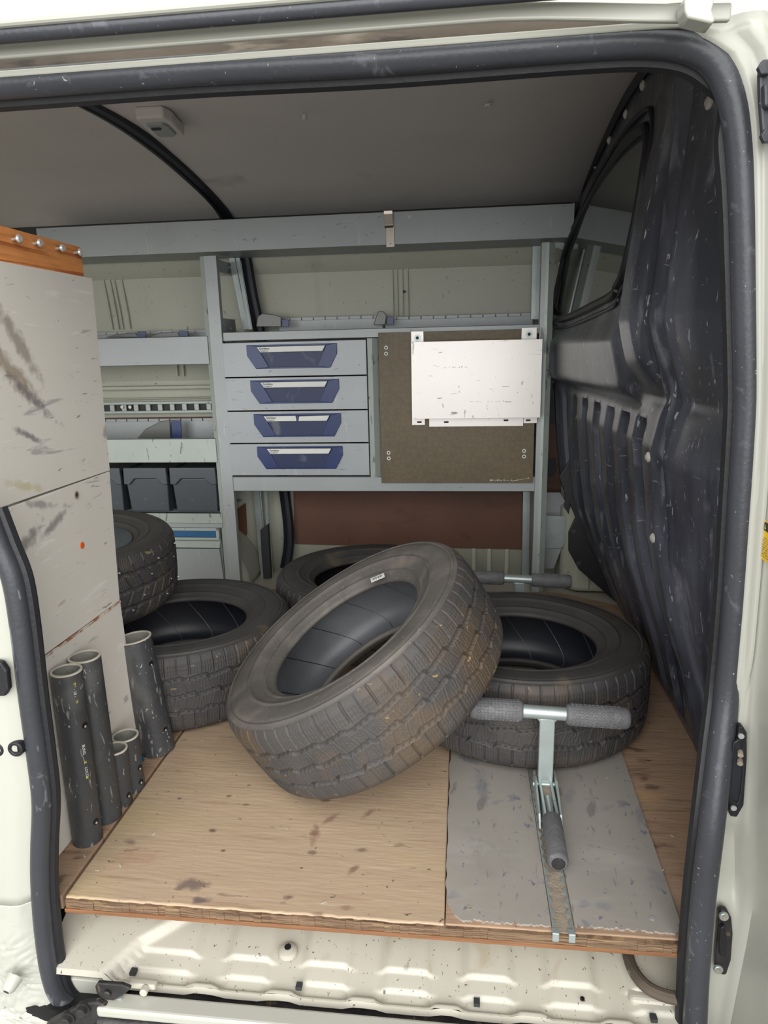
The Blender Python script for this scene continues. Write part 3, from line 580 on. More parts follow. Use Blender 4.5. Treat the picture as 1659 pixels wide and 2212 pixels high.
# ================================================================== LEFT BOARDED CABINET
cb = thing('timber_partition', 'white scuffed boarded cabinet side with a pine rail on top', 'cabinet', (-.84,1.1,0))
XC = -.822
def cpt(px, py): p = at(px,py,0,XC); return (p.y,p.z)
ZT, ZJ = 1.168, .737
def yz(poly, x0, x1): return MB().prism([(x0,y,z) for y,z in poly],(x1-x0,0,0))
yr = lambda z: float(np.interp(z,[0,.3,.737,1.17],[1.482,1.464,1.491,1.512]))
obj('panel', yz([(1.05,ZJ+.0025),(yr(ZJ),ZJ+.001),(yr(ZT),ZT),(1.05,ZT)], XC-.018, XC), M_panel, cb, bev=.0012, label='upper white panel')
j2a, j2b = cpt(70,1438), cpt(272,1298)
obj('panel', yz([(1.085,j2a[1]+.003),(yr(.36),j2a[1]+.001),(yr(ZJ),ZJ-.001),(1.085,ZJ-.003)], XC-.018, XC-.001), M_panel, cb, bev=.0012, label='middle white panel')
obj('panel', yz([(1.087,.001),(yr(0),.001),(yr(.36),j2a[1]-.001),(1.087,j2a[1]-.003)], XC-.018, XC), M_panel, cb, bev=.0012, label='lower white panel')
obj('rail', yz([(1.05,ZT-.05),(1.500,ZT-.05),(1.502,ZT+.064),(1.05,ZT+.067)], XC-.045, XC-.012), M_pine, cb, bev=.003, label='orange pine top rail')
obj('frame_stud', MB().box(XC-.05,XC-.019,1.44,1.478,.0,ZT-.05), M_pine, cb)
obj('back_panel', yz([(1.087,.002),(1.47,.002),(1.47,ZT-.06),(1.087,ZT-.06)], XC-.07, XC-.052), M_panel, cb)
obj('metal_edge', MB().box(XC-.017,XC-.0005,1.083,1.087,.001,.60), M_alu, cb, label='bare aluminium front edge')
for px,py in ((27,517),(73,526),(122,537),(161,546)):
    p = at(px,py,0,XC-.011); p.x = XC-.012
    q = obj('screw', MB().cyl(p,p+Vector((.016,-.004,0)),.0028,n=10).sweep([p+Vector((.014,-.0035,0)),p+Vector((.017,-.004,0)),p+Vector((.0205,-.005,0))],1,n=16,radii=[.003,.0078,.005]), M_screw, cb, smooth=True)
p = at(177,1178,0,XC); obj('orange_plug', MB().cyl(p,p+Vector((.002,0,0)),.007,n=14), M_orange, cb)
p = at(165,1069,0,XC); obj('screw_hole', MB().tube(p,p+Vector((.0015,0,0)),.0085,.005,18), M_tan, cb); obj('screw_hole', MB().cyl(p,p+Vector((.0012,0,0)),.005,n=14), M_dark, cb)
mb = MB(); y0,y1 = 1.087, yr(.36)
mb.box(XC-.001,XC+.0012,y0,y1,j2a[1]-.004,j2a[1]+.001)
obj('rusty_joint', mb, mat('rust_line', (206,196,184), .7, var=.2, vs=20, marks=[((160,80,40),(60,30,60),.5,.08,.9)]), cb)

# ================================================================== RACKING
YR = 2.74
rk = thing('shelf_racking', 'grey aluminium shelf racking along the far wall', 'shelving', (-.65,2.9,0))
def post(xl, xr, z1, name='upright', w2=.018):
    pts = [(xl,YR+.012,0),(xl+w2,YR,0),(xr,YR,0),(xr,YR+.03,0),(xl,YR+.03,0)]
    o = obj(name, MB().prism(pts,(0,0,z1)), M_alu, rk, bev=.0015)
    obj('upright_edge', MB().prism([(xl-.001,YR+.010,0.002),(xl+w2,YR-.0012,0.002),(xl+w2+.0015,YR+.0005,.002),(xl+.001,YR+.0135,.002)],(0,0,z1-.004)), M_alug, o)
    return o
post(-1.037,-.968,1.372)
pr = obj('upright', MB().prism([(.285,YR,0),(.312,YR-.004,0),(.334,YR+.012,0),(.334,YR+.04,0),(.285,YR+.04,0)],(0,0,1.372)), M_alu, rk, bev=.0015)
obj('upright_edge', MB().prism([(.302,YR-.0045,.002),(.3125,YR-.0062,.002),(.335,YR+.0105,.002),(.334,YR+.013,.002),(.312,YR-.003,.002)],(0,0,1.368)), M_alug, pr)
post(-.382,-.337,.56+.485) if False else None
obj('upright', MB().prism([(-.380,YR+.004,.487),(-.360,YR-.002,.487),(-.337,YR+.020,.487),(-.337,YR+.03,.487),(-.380,YR+.03,.487)],(0,0,.556)), M_alug, rk, bev=.001)
# top tray
zt0, zt1 = 1.388, 1.500
obj('tray_front', MB().box(-1.70,.398,YR-.006,YR-.002,zt0,zt1).box(-1.70,.398,YR-.006,YR+.012,zt0-.003,zt0+.002), M_alu, rk, bev=.001)
obj('tray_bottom', MB().box(-1.70,.396,YR-.002,2.98,zt0+.002,zt0+.005), M_alu, rk)
obj('tray_end', MB().box(.393,.397,YR-.002,2.98,zt0+.003,zt1+.004), M_alu, rk)
p = at(885,469,1,YR-.006); q = obj('rivet', MB().cyl(p,p+Vector((0,-.003,0)),.006,n=14), M_galv, rk, smooth=True)
for a in ((1095,530),(1200,545)): pass
# spring clip on the tray
cl = thing('spring_clip', 'folded nickel spring clip screwed to the top tray front', 'clip', at(842,530,1,YR-.008))
def yzs(px, zs_): return None
xa, xb = at(831,480,1,YR-.008).x, at(849,480,1,YR-.008).x
za, zb, zc = at(840,534,1,YR-.008).z, at(840,490,1,YR-.008).z, at(840,453,1,YR-.008).z
obj('clip_plate', MB().box(xa+.004,xb+.005,YR-.010,YR-.0065,za,zb), M_nickel, cl, bev=.001)
prf = [(YR-.008,zb-.004),(YR-.018,zb+.002),(YR-.010,zb+.006),(YR-.026,zc-.018),(YR-.028,zc-.008),(YR-.014,zc)]
V = []
for x in (xa,xb): V += [(x,y,z) for y,z in prf]
obj('spring_leaf', MB().add(V,[(i,i+1,i+7,i+6) for i in range(5)]), M_nickel, cl, solid=.002)
for py in (499,527):
    p = at(843,py,1,YR-.010); obj('screw', MB().cyl(p,p+Vector((0,-.003,0)),.0055,n=16), M_screw, cl, smooth=True)
    obj('screw_socket', MB().cyl(p+Vector((0,-.0028,0)),p+Vector((0,-.0034,0)),.0024,n=6), M_dark, cl)
# right bay shelves
def fascia(x0,x1,z0,z1,m=M_alu,y=YR): 
    return obj('shelf_front', MB().box(x0,x1,y,y+.003,z0,z1).box(x0,x1,y,y+.02,z0,z0+.003).box(x0,x1,y,y+.02,z1-.003,z1), m, rk, bev=.001)
fascia(-.966,.285,1.045,1.080,y=YR+.008); fascia(-.968,.285,.427,.489,y=YR+.004)
obj('shelf_base', MB().box(-.968,.285,YR+.011,3.02,1.050,1.054), M_alu, rk)
obj('shelf_base', MB().box(-.968,.285,YR+.011,3.02,.430,.434), M_alu, rk)
def toothed(x0,x1,Y,z0,z1):
    mb = MB(); mb.box(x0,x1,Y,Y+.004,z0,z1-.012); x = x0
    while x < x1-.001: mb.box(x,min(x+.048,x1),Y,Y+.004,z1-.012,z1); x += .052
    return obj('toothed_shelf_back', mb, M_alu, rk, bev=.0008)
zR = at(900,683,1,3.0).z; toothed(-.80,-.345,3.0,1.05,at(750,683,1,3.0).z); toothed(-.335,.285,3.0,1.05,zR)
zl1 = at(300,716,1,3.0).z; toothed(-1.75,-1.02,3.0,.96,zl1)
zl2 = at(300,905,1,3.0).z; toothed(-1.75,-1.02,3.0,.55,zl2)
# left bay shelves
fascia(-1.80,-1.030,.956,1.068); fascia(-1.80,-1.030,.551,.653,M_alug); fascia(-1.80,-1.028,.285,.331,M_alug); 
obj('shelf_lip', MB().prism([(-1.8,YR-.0,.268),(-1.8,YR+.012,.262),(-1.8,YR+.02,.29),(-1.8,YR,.287)],(.77,0,0)), M_alu, rk)
for z in (.960,.555,.331): obj('shelf_base', MB().box(-1.80,-1.03,YR+.004,3.02,z-.004,z), M_alu, rk)
# side pieces behind the left upright
obj('side_bracket', MB().box(-1.0,-.996,YR+.03,3.0,1.325,1.372).box(-1.0,-.984,YR+.03,3.0,1.322,1.326), M_alu, rk, bev=.001)
obj('side_bracket', MB().box(-.998,-.994,YR+.03,3.0,1.055,1.140), M_alu, rk, bev=.001)
mb = MB().box(-1.0,-.996,YR+.03,YR+.06,.0,.43); 
obj('perforated_side', mb, M_alu, rk)
for i in range(11):
    obj('perforation', MB().cyl((-.9955,YR+.045,.03+i*.037),(-.995,YR+.045,.03+i*.037),.004,n=8), M_white, rk) if i < 11 else None
for z,y in ((1.352,2.79),(1.352,2.96),(1.10,2.80),(1.10,2.92)): obj('bolt', MB().cyl((-.993,y,z),(-.986,y,z),.005,n=6), M_screw, rk)
# wall profile rails
for (a,b,w_) in (((497,530),(533,712),.012),((510,530),(541,712),.008)):
    p, q = at(a[0],a[1],1,2.985), at(b[0],b[1],1,2.985); obj('wall_profile', MB().sweep([p,q],w_,sec=[(-1,-1),(1,-1),(1,-.5),(.5,-.4),(.5,.4),(1,.5),(1,1),(-1,1)]), M_galv, rk)
for (a,b,w_) in (((553,1030),(575,1285),.014),((572,1030),(588,1275),.007)):
    p, q = at(a[0],a[1],1,2.985), at(b[0],b[1],1,2.985); obj('wall_profile', MB().sweep([p,q],w_,sec=[(-1,-1),(1,-1),(1,-.5),(.5,-.4),(.5,.4),(1,.5),(1,1),(-1,1)]), M_galv, rk)
for (a,b,w_) in (((1156,520),(1152,690),.010),((1165,520),(1160,690),.006),((1135,1040),(1131,1290),.010),((1142,1040),(1138,1290),.006)):
    p, q = at(a[0],a[1],1,2.985), at(b[0],b[1],1,2.985); obj('wall_profile', MB().sweep([p,q],w_,sec=[(-1,-1),(1,-1),(1,-.5),(.5,-.4),(.5,.4),(1,.5),(1,1),(-1,1)]), M_galv, rk)
obj('cover_plate', MB().prism([at(x,y,1,2.95) for x,y in ((562,1145),(578,1133),(585,1255),(570,1262),(565,1200))],(0,.03,0)), M_dark, rk, bev=.002, label='dark grey plate beside the profile rail')
# black retaining hook right of the tray
pth = [at(x,y,1,2.90) for x,y in ((1194,528),(1215,532),(1225,548),(1222,580))]
obj('support_arm', MB().sweep(catmull(pth,4),.006,sec=[(-.3,-2),(.3,-2),(.3,2),(-.3,2)]), M_galv, rk)
for px,py in ((1209,570),(1236,573)): 
    p = at(px,py,1,2.90); obj('nut', MB().cyl(p,p+Vector((0,-.01,0)),.008,n=6), M_screw, rk)

# drawer unit
DU = thing('drawer_unit', 'grey four-drawer unit with blue handles in the middle of the racking', 'drawer unit', (-.68,YR,.49))
zb_ = [1.040,.9005,.7645,.6305,.4935]
obj('case', MB().box(-.970,-.966,YR+.004,3.0,.492,1.042).box(-.386,-.382,YR+.004,3.0,.492,1.042).box(-.966,-.386,2.99,3.0,.492,1.042).box(-.966,-.386,YR+.03,3.0,1.038,1.042).box(-.966,-.386,YR+.03,3.0,.492,.496), M_dark, DU)
def text(body, size, loc, rot, m, parent, name='lettering', ext=.0004):
    cu = bpy.data.curves.new(name,'FONT'); cu.body = body; cu.size = size; cu.extrude = ext; cu.resolution_u = 2; cu.offset = size*.012
    t = bpy.data.objects.new(name, cu); COL.objects.link(t); bpy.context.view_layer.update()
    dg = bpy.context.evaluated_depsgraph_get(); me = bpy.data.meshes.new_from_object(t.evaluated_get(dg)); bpy.data.objects.remove(t)
    me.materials.clear(); me.materials.append(m); o = bpy.data.objects.new(name, me); COL.objects.link(o); o.parent = parent
    o.location = Vector(loc)-rootloc(parent); o.rotation_euler = rot; return o
NAMES = ['top','second','third','bottom']
for i in range(4):
    z1_, z0_ = zb_[i]-.0025, zb_[i+1]+.0025
    hx0, hx1 = [( -.868,-.500),(-.862,-.497),(-.857,-.494),(-.852,-.492)][i]
    hz1 = z1_-.010; hz0 = hz1-.094
    xm0, xm1 = hx0+.045, hx1-.045     # trapezoid window of the handle
    # front as four strips around the handle's opening, so the grip is a real recess
    T = [(hx0+.050,hz1-.028),(hx1-.050,hz1-.028),(hx1-.090,hz0+.012),(hx0+.090,hz0+.012)]
    d = obj('drawer', MB().box(-.976,-.384,YR+.0005,YR+.010,z0_,z1_).box(-.96,-.40,YR+.010,2.97,z0_+.01,z0_+.014), M_draw, DU, bev=.0012, label=NAMES[i]+' drawer')
    hp = [(hx0,hz1),(hx1-.002,hz1),(hx1,hz1-.004),(hx1,hz0+.055),(hx1-.030,hz0),(hx0+.034,hz0),(hx0,hz0+.052)]
    A_, B_, C_, D_ = [(hx0+.042,hz1-.006),(hx1-.042,hz1-.006),(hx1-.082,hz0+.006),(hx0+.088,hz0+.006)]
    Yh = YR-.006
    f = lambda x,z: (x,Yh,z)
    hm = MB()
    hm.prism([f(hx0,hz1),f(*A_),f(*D_),f(hx0+.034,hz0),f(hx0,hz0+.052)],(0,.0065,0))
    hm.prism([f(*B_),f(hx1,hz1),f(hx1,hz0+.055),f(hx1-.030,hz0),f(*C_)],(0,.0065,0))
    hm.prism([f(hx0,hz1),f(hx1,hz1),f(*B_),f(*A_)],(0,.0065,0))
    hm.prism([f(*D_),f(*C_),f(hx1-.030,hz0),f(hx0+.034,hz0)],(0,.0065,0))
    obj('handle', hm, M_blue, d, bev=.001)
    obj('handle_recess', MB().box(hx0+.042,hx1-.042,YR-.0005,YR+.0002,hz0+.006,hz1-.006), M_blued, d)
    lt, lb = hz1-.008, hz1-.029
    s0, s1 = hx0+.045, hx1-.045
    if i != 2: obj('label_strip', MB().prism([(s0,Yh-.010,lt),(s1,Yh-.010,lt),(s1-.012,Yh-.010,lb),(s0+.014,Yh-.010,lb)],(0,.010,0)), M_white, d, bev=.0006)
    else:
        m_ = s0+.50*(s1-s0)
        obj('label_strip', MB().prism([(s0,Yh-.010,lt),(m_-.003,Yh-.010,lt),(m_,Yh-.010,lb),(s0+.014,Yh-.010,lb)],(0,.010,0)), M_white, d, bev=.0006)
        obj('label_strip', MB().prism([(m_+.012,Yh-.010,lt-.002),(s1,Yh-.010,lt),(s1-.012,Yh-.010,lb),(m_+.008,Yh-.010,lb)],(0,.010,0)), M_white, d, bev=.0006)
        obj('label_strip', MB().prism([(m_,Yh-.008,lt),(m_+.01,Yh-.008,lt),(m_+.01,Yh-.008,lb),(m_,Yh-.008,lb)],(0,.008,0)), M_blue, d)
    text('Sortimo', .0125, (s0+.011,Yh-.0108,lt-.0110), (PI/2,0,0), M_black, d)
    text('GLOBELYST', .0058, (s0+.015,Yh-.0108,lt-.0185), (PI/2,0,0), M_black, d)

# phenolic board with white rings
ph = thing('phenolic_board', 'brown honeycomb-patterned phenolic board fixed right of the drawers', 'board', (-.03,YR-.012,.466))
PB = [(818,719.6),(1152,712),(1148,1042),(826,1041)]
obj('sheet', MB().box(-.333,.276,YR-.014,YR-.002,.466,1.062), M_phen, ph, bev=.001)
for px,py in ((834,751),(834,764),(839.5,978),(840,990),(1132,974),(1132,986)):
    p = at(px,py,1,YR-.014); r_ = obj('eyelet', MB().tube(p,p+Vector((0,-.0025,0)),.0075,.0038,20), M_white, ph, smooth=True)
    obj('eyelet_hole', MB().cyl(p,p+Vector((0,-.001,0)),.0039,n=14), M_black, ph)
mb = MB()
for i in range(34):
    u = i/34; x = .107+u*.158; z = .471+(.004 if u < .55 else (u-.5)*.03)+rng.uniform(-.001,.0015)
    if rng.rand() < .75: mb.box(x,x+rng.uniform(.001,.004),YR-.0146,YR-.014,z,z+rng.uniform(.001,.005)*(1.3 if u<.4 else .7))
obj('chipped_edge', mb, M_white, ph, kind='stuff')

# document pocket
Yp = 2.665
pk = thing('document_pocket', 'scratched white sheet-metal pocket screwed onto the brown board', 'wall pocket', at(1030,905,1,Yp))
def P1(x,y,Y=Yp): return at(x,y,1,Y)
a_,b_,c_,d_ = P1(888,741),P1(1172,730),P1(1167,901),P1(890,906)
zt_, zb2 = (a_.z+b_.z)/2, (c_.z+d_.z)/2; xl_, xr_ = (a_.x+d_.x)/2, (b_.x+c_.x)/2
obj('front', MB().box(xl_,xr_,Yp,Yp+.0015,zb2,zt_), M_pocket, pk, bev=.0005)
for x in (xl_,xr_-.0015): obj('side', MB().box(x,x+.0015,Yp+.0015,YR-.016,zb2,zt_+.0), M_pocket, pk)
obj('bottom', MB().box(xl_,xr_,Yp+.0015,YR-.016,zb2,zb2+.0015), M_pocket, pk)
xr2 = xr_-.0015
obj('side_gusset', MB().prism([(xr2,Yp,zt_),(xr2,YR-.016,zt_),(xr2,YR-.016,zt_+.045)],(.0015,0,0)), M_pocket, pk)
for (x0,y0),(x1,y1) in (((888,716),(915,742)),((1127,708),(1159,734))):
    p, q = at(x0,y0,1,YR-.016), at(x1,y1,1,YR-.016); obj('fixing_tab', MB().box(p.x,q.x,YR-.0165,YR-.0145,q.z,p.z), M_pocket, pk, bev=.0005)
    c0 = at((x0+x1)/2,(y0+y1)/2+1,1,YR-.017); q2 = obj('washer', MB().tube(c0+Vector((0,.001,0)),c0+Vector((0,-.002,0)),.0135,.006,24), M_galv, pk, smooth=True)
    obj('screw', MB().cyl(c0,c0+Vector((0,-.004,0)),.006,n=12), M_dark, pk, smooth=True)
for (x0,y0),(x1,y1) in (((890,905),(918,918)),((927,905),(1130,920)),((1131,900),(1160,914))):
    p, q = at(x0,y0,1,YR-.018), at(x1,y1,1,YR-.018); obj('lower_strip', MB().box(p.x,q.x,YR-.0180,YR-.0145,q.z,p.z+.02), M_pocket, pk, bev=.0005)
for px,py in ((906,912),(964,912),(1093,908),(1141,908)):
    p = at(px,py,1,YR-.019); obj('slot', MB().box(p.x-.009,p.x+.009,YR-.0186,YR-.0180,p.z-.0035,p.z+.0035), M_dark, pk, bev=.002)
mb = MB()
for (x0,y0,x1,y1,n_) in ((948,795,1010,793,20),(1075,742,1168,755,0),(1000,868,1105,868,22),(1085,866,1105,871,14),(1050,870,1052,885,6)):
    for i in range(n_):
        u = rng.rand(); p = at(x0+(x1-x0)*u,y0+(y1-y0)*u+rng.normal(0,.8),1,Yp)
        l_ = rng.uniform(.001,.006); mb.box(p.x,p.x+l_,Yp-.0003,Yp,p.z,p.z+.0010)
obj('paint_chips', mb, M_black, pk, kind='stuff')

# dividers on shelves
def divider(pts, Y, label, blue=None, th=.008):
    P = [at(x,y,1,Y) for x,y in pts]; c = sum(P,Vector())/len(P)
    t = thing('shelf_divider', label, 'divider', (c.x,Y,min(p.z for p in P)), 'shelf dividers')
    obj('divider_plate', MB().prism(P,(0,th,0)), M_trans, t, bev=.003)
    if blue: obj('divider_clip', MB().prism([at(x,y,1,Y-.006) for x,y in blue],(0,.006,0)), M_blue, t, bev=.001)
divider([(553,706),(556,684),(566,677),(590,679),(607,684),(607,706)], 2.93, 'smoky divider at the left end of the shelf above the drawers', [(609,690),(623,691),(623,706),(609,706)])
divider([(807,702),(812,684),(818,672),(828,672),(835,682),(832,702)], 2.93, 'upright smoky divider standing mid-shelf above the brown board', [(836,684),(850,684),(850,701),(836,701)])
divider([(226,729),(250,722),(292,718),(300,729)], 2.93, 'low smoky divider on the left upper shelf, beside the white cabinet', [(296,716),(315,716),(315,729),(296,729)])
divider([(316,729),(345,719),(384,716),(388,729)], 2.93, 'low smoky divider on the left upper shelf, nearest the grey upright', [(386,714),(406,715),(406,728),(386,728)])
divider([(296,947),(315,926),(345,911),(366,907),(368,947)], 2.93, 'curved smoky divider on the left middle shelf above the bins', [(370,908),(390,909),(392,947),(371,947)])

# storage bins
def bin_(x0, x1, label):
    Y = YR+.012; t = thing('storage_bin', label, 'storage bin', ((x0+x1)/2,Y,.332), 'storage bins on the left lower shelf')
    zt = .528; w_ = x1-x0
    obj('body', MB().add([(x0+.010,Y+.012,.332),(x1-.010,Y+.012,.332),(x1-.010,2.98,.332),(x0+.010,2.98,.332),(x0+.003,Y+.004,zt-.05),(x1-.003,Y+.004,zt-.05),(x1-.003,2.98,zt-.02),(x0+.003,2.98,zt-.02)],
        [(0,3,2,1),(4,5,6,7),(0,1,5,4),(1,2,6,5),(2,3,7,6),(3,0,4,7)]), M_bin, t, bev=.005)
    zz = [(x0,zt),(x1,zt),(x1+.002,zt-.072),(x1-.022,zt-.074),(x1-.048,zt-.047),(x0+.048,zt-.047),(x0+.022,zt-.074),(x0-.002,zt-.072)]
    obj('lip', MB().prism([(x,Y-.008,z) for x,z in zz],(0,.02,0)), M_bin, t, bev=.004, seg=3)
    obj('rim', MB().box(x0+.004,x1-.004,Y+.012,2.98,zt-.02,zt-.012), M_bin, t, bev=.003)
bin_(-1.247,-1.045,'dark grey plastic bin with a dropped lip, next to the grey upright')
bin_(-1.455,-1.262,'dark grey plastic bin with a dropped lip, middle of the three')
bin_(-1.662,-1.470,'dark grey plastic bin partly hidden by the white cabinet')

# grey flap box with blue strip under the left bay
fb = thing('flap_box', 'grey metal flap box with a blue strip under the left shelves', 'box', (-1.3,YR,0))
obj('body', MB().box(-1.72,-1.046,YR+.022,2.79,.004,.190), M_alu, fb, bev=.002)
obj('lid', MB().prism([(-1.72,YR-.006,.178),(-1.72,YR+.016,.212),(-1.72,YR+.05,.212),(-1.72,YR+.03,.170)],(.672,0,0)), M_alug, fb, bev=.001)
obj('flap', MB().prism([(-1.72,YR+.006,.006),(-1.044,YR+.006,.006),(-1.050,YR-.004,.172),(-1.72,YR-.004,.172)],(0,.012,0)), M_alu, fb, bev=.001)
obj('blue_strip', MB().box(-1.72,-1.058,YR-.004,YR+.012,.226,.250), M_bluet, fb, bev=.001)
obj('strip_holder', MB().box(-1.72,-1.046,YR+.012,YR+.02,.212,.262).box(-1.72,-1.046,YR-.008,YR+.014,.214,.224).box(-1.058,-1.046,YR-.006,YR+.014,.222,.262), M_alug, fb)

# folded tray holder right of the upright
fh = thing('metal_chute', 'folded grey sheet-metal chute hanging right of the racking upright', 'chute', at(1195,1228,1,2.86))
f_ = lambda pts,Y: [at(x,y,1,Y) for x,y in pts]
obj('back_plate', MB().prism(f_([(1168,1064),(1210,1064),(1241,1116),(1168,1116)],2.93),(0,.002,0)), M_alu, fh)
obj('front_plate', MB().prism(f_([(1168,1114),(1241,1116),(1214,1184),(1168,1184)],2.84),(0,.002,0)), M_galv, fh)
obj('tapered_base', MB().add([*f_([(1168,1184),(1213,1184),(1196,1228),(1168,1228)],2.855),*f_([(1168,1180),(1213,1180),(1196,1226),(1168,1226)],2.92)],[(0,1,2,3),(7,6,5,4),(0,4,5,1),(1,5,6,2),(2,6,7,3),(3,7,4,0)]), M_alu, fh)
obj('side_plate', MB().add([*f_([(1241,1116),(1214,1184)],2.842),*f_([(1236,1114),(1211,1180)],2.93)],[(0,1,3,2)]), M_alu, fh, solid=.002)
obj('dark_strap', MB().prism(f_([(1216,1180),(1222,1120),(1225,1190),(1216,1290),(1204,1290),(1200,1230)],3.0),(0,.01,0)), M_navy, wall_back)
# interior lamp
lp_ = [at(x,y,2,1.62) for x,y in ((292,250),(300,247),(352,245),(372,255),(398,284),(392,291),(345,293),(330,287)) ]
lm = thing('interior_lamp', 'rectangular grey interior lamp on the headliner', 'lamp', sum(lp_,Vector())/8)
obj('lamp_base', MB().prism([p+Vector((0,0,.02)) for p in lp_],(0,0,-.030)), M_ceil, lm, bev=.006, seg=3)
lc = sum(lp_,Vector())/8
obj('lens', MB().prism([lc+(p-lc)*.62+Vector((0,0,-.006)) for p in lp_],(0,0,-.010)), M_alu, lm, bev=.004, seg=3)
obj('switch', MB().box(lc.x-.018,lc.x+.008,lc.y-.032,lc.y-.020,lc.z-.020,lc.z-.012), M_dark, lm, bev=.002)

# ================================================================== TYRES
R0, HW = .343, .100
def tread_mesh(name, kind):
    NU, NV = (1500, 96) if kind == 0 else (1200, 84)
    u = np.linspace(0, 1, NU, endpoint=False); v = np.linspace(-1.10, 1.10, NV)
    U, V = np.meshgrid(u, v, indexing='ij')
    av = np.abs(V); vc = np.clip(V,-1,1)
    z = V*.0925; z = np.where(av > 1, np.sign(V)*(.0925+(av-1)*.075), z)
    r = R0-.007*np.minimum(av,1)**3-np.clip(av-.86,0,1)**2*.16
    sm = lambda d, w, s: np.clip((w+s-d)/s, 0, 1)           # 1 inside |d|<w
    mm = .0925; C = 2*PI*R0                                   # metres per unit
    if kind == 0:
        N = 32; fr = (U*N) % 1
        saw = lambda ph: ((U*N+ph) % 1)
        def zig(ph): s = saw(ph); return np.where(s < .84, (s/.84-.5), (.5-(s-.84)/.16))*.085
        g1 = sm(np.abs(V-.47-zig(0))*mm, .0031, .0013); g2 = sm(np.abs(V-.0-zig(.5))*mm, .0033, .0013); g3 = sm(np.abs(V+.47+zig(.25))*mm, .0031, .0013)
        dep = .0095*np.maximum(g1, np.maximum(g2, g3))
        sh = av > .50
        # shoulder slots, wide and narrow alternately
        s2 = ((U*N*2+.08*np.sign(V)) % 1-.5)/(2*N)*C; wide = (np.floor(U*N*2) % 2 == 0)
        latt = sm(np.abs(s2), np.where(wide,.0020,.0009), .0012)*np.clip((av-.56)/.04,0,1)
        dep = np.maximum(dep, np.where(wide,.0060,.0035)*latt)
        # mid rib cuts, slanted both ways
        in_mid = (av < .50)
        sl = ((U*N*2+V*.9*np.where(V>0,1,-1)+.3) % 1-.5)/(2*N)*C
        dep = np.maximum(dep, .0020*sm(np.abs(sl), .0004, .0010)*in_mid*(1-np.maximum(g1,np.maximum(g2,g3))))
        # sipes
        blk = np.floor(U*N*2+V*.9*np.where(V>0,1,-1)+.3) % 2
        x = U*C; y = V*mm
        stA = np.abs(((x*.8+y*.9)/.0062) % 1-.5)*.0062
        tri = np.abs((y/.0060) % 1-.5)*.0040
        stB = np.abs(((x+tri)/.0068) % 1-.5)*.0068
        sip = np.where(blk == 0, sm(stA,.0005,.0009), sm(stB,.0005,.0009))
        edge = np.clip((np.abs(sl)-.0045)/.002,0,1)
        vl = np.abs((V-.235*np.sign(V))/.235); edge = edge*np.clip((.72-vl)/.08,0,1)
        dep = np.maximum(dep, .0016*sip*edge*in_mid)
        triS = np.abs((y/.0090) % 1-.5)*.0040
        stS = np.abs(((x+triS)/.0072) % 1-.5)*.0072
        dep = np.maximum(dep, .0014*sm(stS,.0005,.0010)*(av>.57)*(av<.90)*np.clip((np.abs(s2)-.0040)/.002,0,1)*((y/.0120)%1 < .75))
    else:
        N = 46; x = U*C; y = V*mm
        g = np.zeros_like(V)
        for gv in (-.55,0.0,.55): g = np.maximum(g, sm(np.abs(V-gv-.02*np.sin(U*N*2*PI))*mm,.0040,.0014))
        dep = .0085*g
        sl = ((U*N+np.abs(V)*1.1) % 1-.5)/N*C; dep = np.maximum(dep, .0070*sm(np.abs(sl),.0022,.0012)*(av<.80))
        s2 = ((U*N) % 1-.5)/N*C; dep = np.maximum(dep, .005*sm(np.abs(s2),.0020,.0012)*(av>.8))
        st = np.abs(((x-np.abs(y)*.5)/.0062) % 1-.5)*.0062; dep = np.maximum(dep,.0020*sm(st,.0006,.0009)*(np.abs(sl)>.004)*(g<.2))
    dep *= np.clip((1.10-av)/.06, 0, 1)
    r = r-dep; th = 2*PI*U
    co = np.stack([r*np.cos(th), r*np.sin(th), z], -1).reshape(-1,3)
    i = np.arange(NU)[:,None]; j = np.arange(NV-1)[None,:]; i2 = (i+1) % NU
    F = np.stack([i*NV+j, i2*NV+j, i2*NV+j+1, i*NV+j+1], -1).reshape(-1,4)
    me = bpy.data.meshes.new(name); nf = len(F)
    me.vertices.add(len(co)); me.vertices.foreach_set('co', co.ravel().astype(np.float32))
    me.loops.add(nf*4); me.loops.foreach_set('vertex_index', F.ravel().astype(np.int32))
    me.polygons.add(nf); me.polygons.foreach_set('loop_start', np.arange(nf,dtype=np.int32)*4)
    me.update(calc_edges=True); me.polygons.foreach_set('use_smooth', np.ones(nf,bool)); me.update(); return me
def lathe_mesh(name, P, n=160, notch=None):
    mb = MB(); V = []
    for k in range(n):
        a = 2*PI*k/n
        for r,z in P: V.append((r*math.cos(a), r*math.sin(a), z))
    m = len(P); F = [(k*m+j, ((k+1)%n)*m+j, ((k+1)%n)*m+j+1, k*m+j+1) for k in range(n) for j in range(m-1)]
    me = bpy.data.meshes.new(name); me.from_pydata(V, [], F); me.polygons.foreach_set('use_smooth', [True]*len(F)); me.update(); return me
re_ = R0-.007-(1.10-.86)**2*.16     # radius where the tread ends
side = [(re_+.001,.0995),(re_-.006,.1020),(.320,.1035),(.3185,.1062),(.3150,.1064),(.3135,.1038),(.3125,.1038),(.3115,.1056),(.300,.1062),(.285,.1072),(.268,.1066),(.2625,.1050),(.2612,.1072),(.2570,.1070),(.2557,.1036),(.245,.1000),(.232,.0930),(.2265,.0905),(.2240,.0920),(.2215,.0905),(.2190,.0865),(.212,.0815),(.2060,.0775),(.2035,.0735),(.2035,.0690),(.2065,.0655),(.213,.0640),(.222,.0690)]
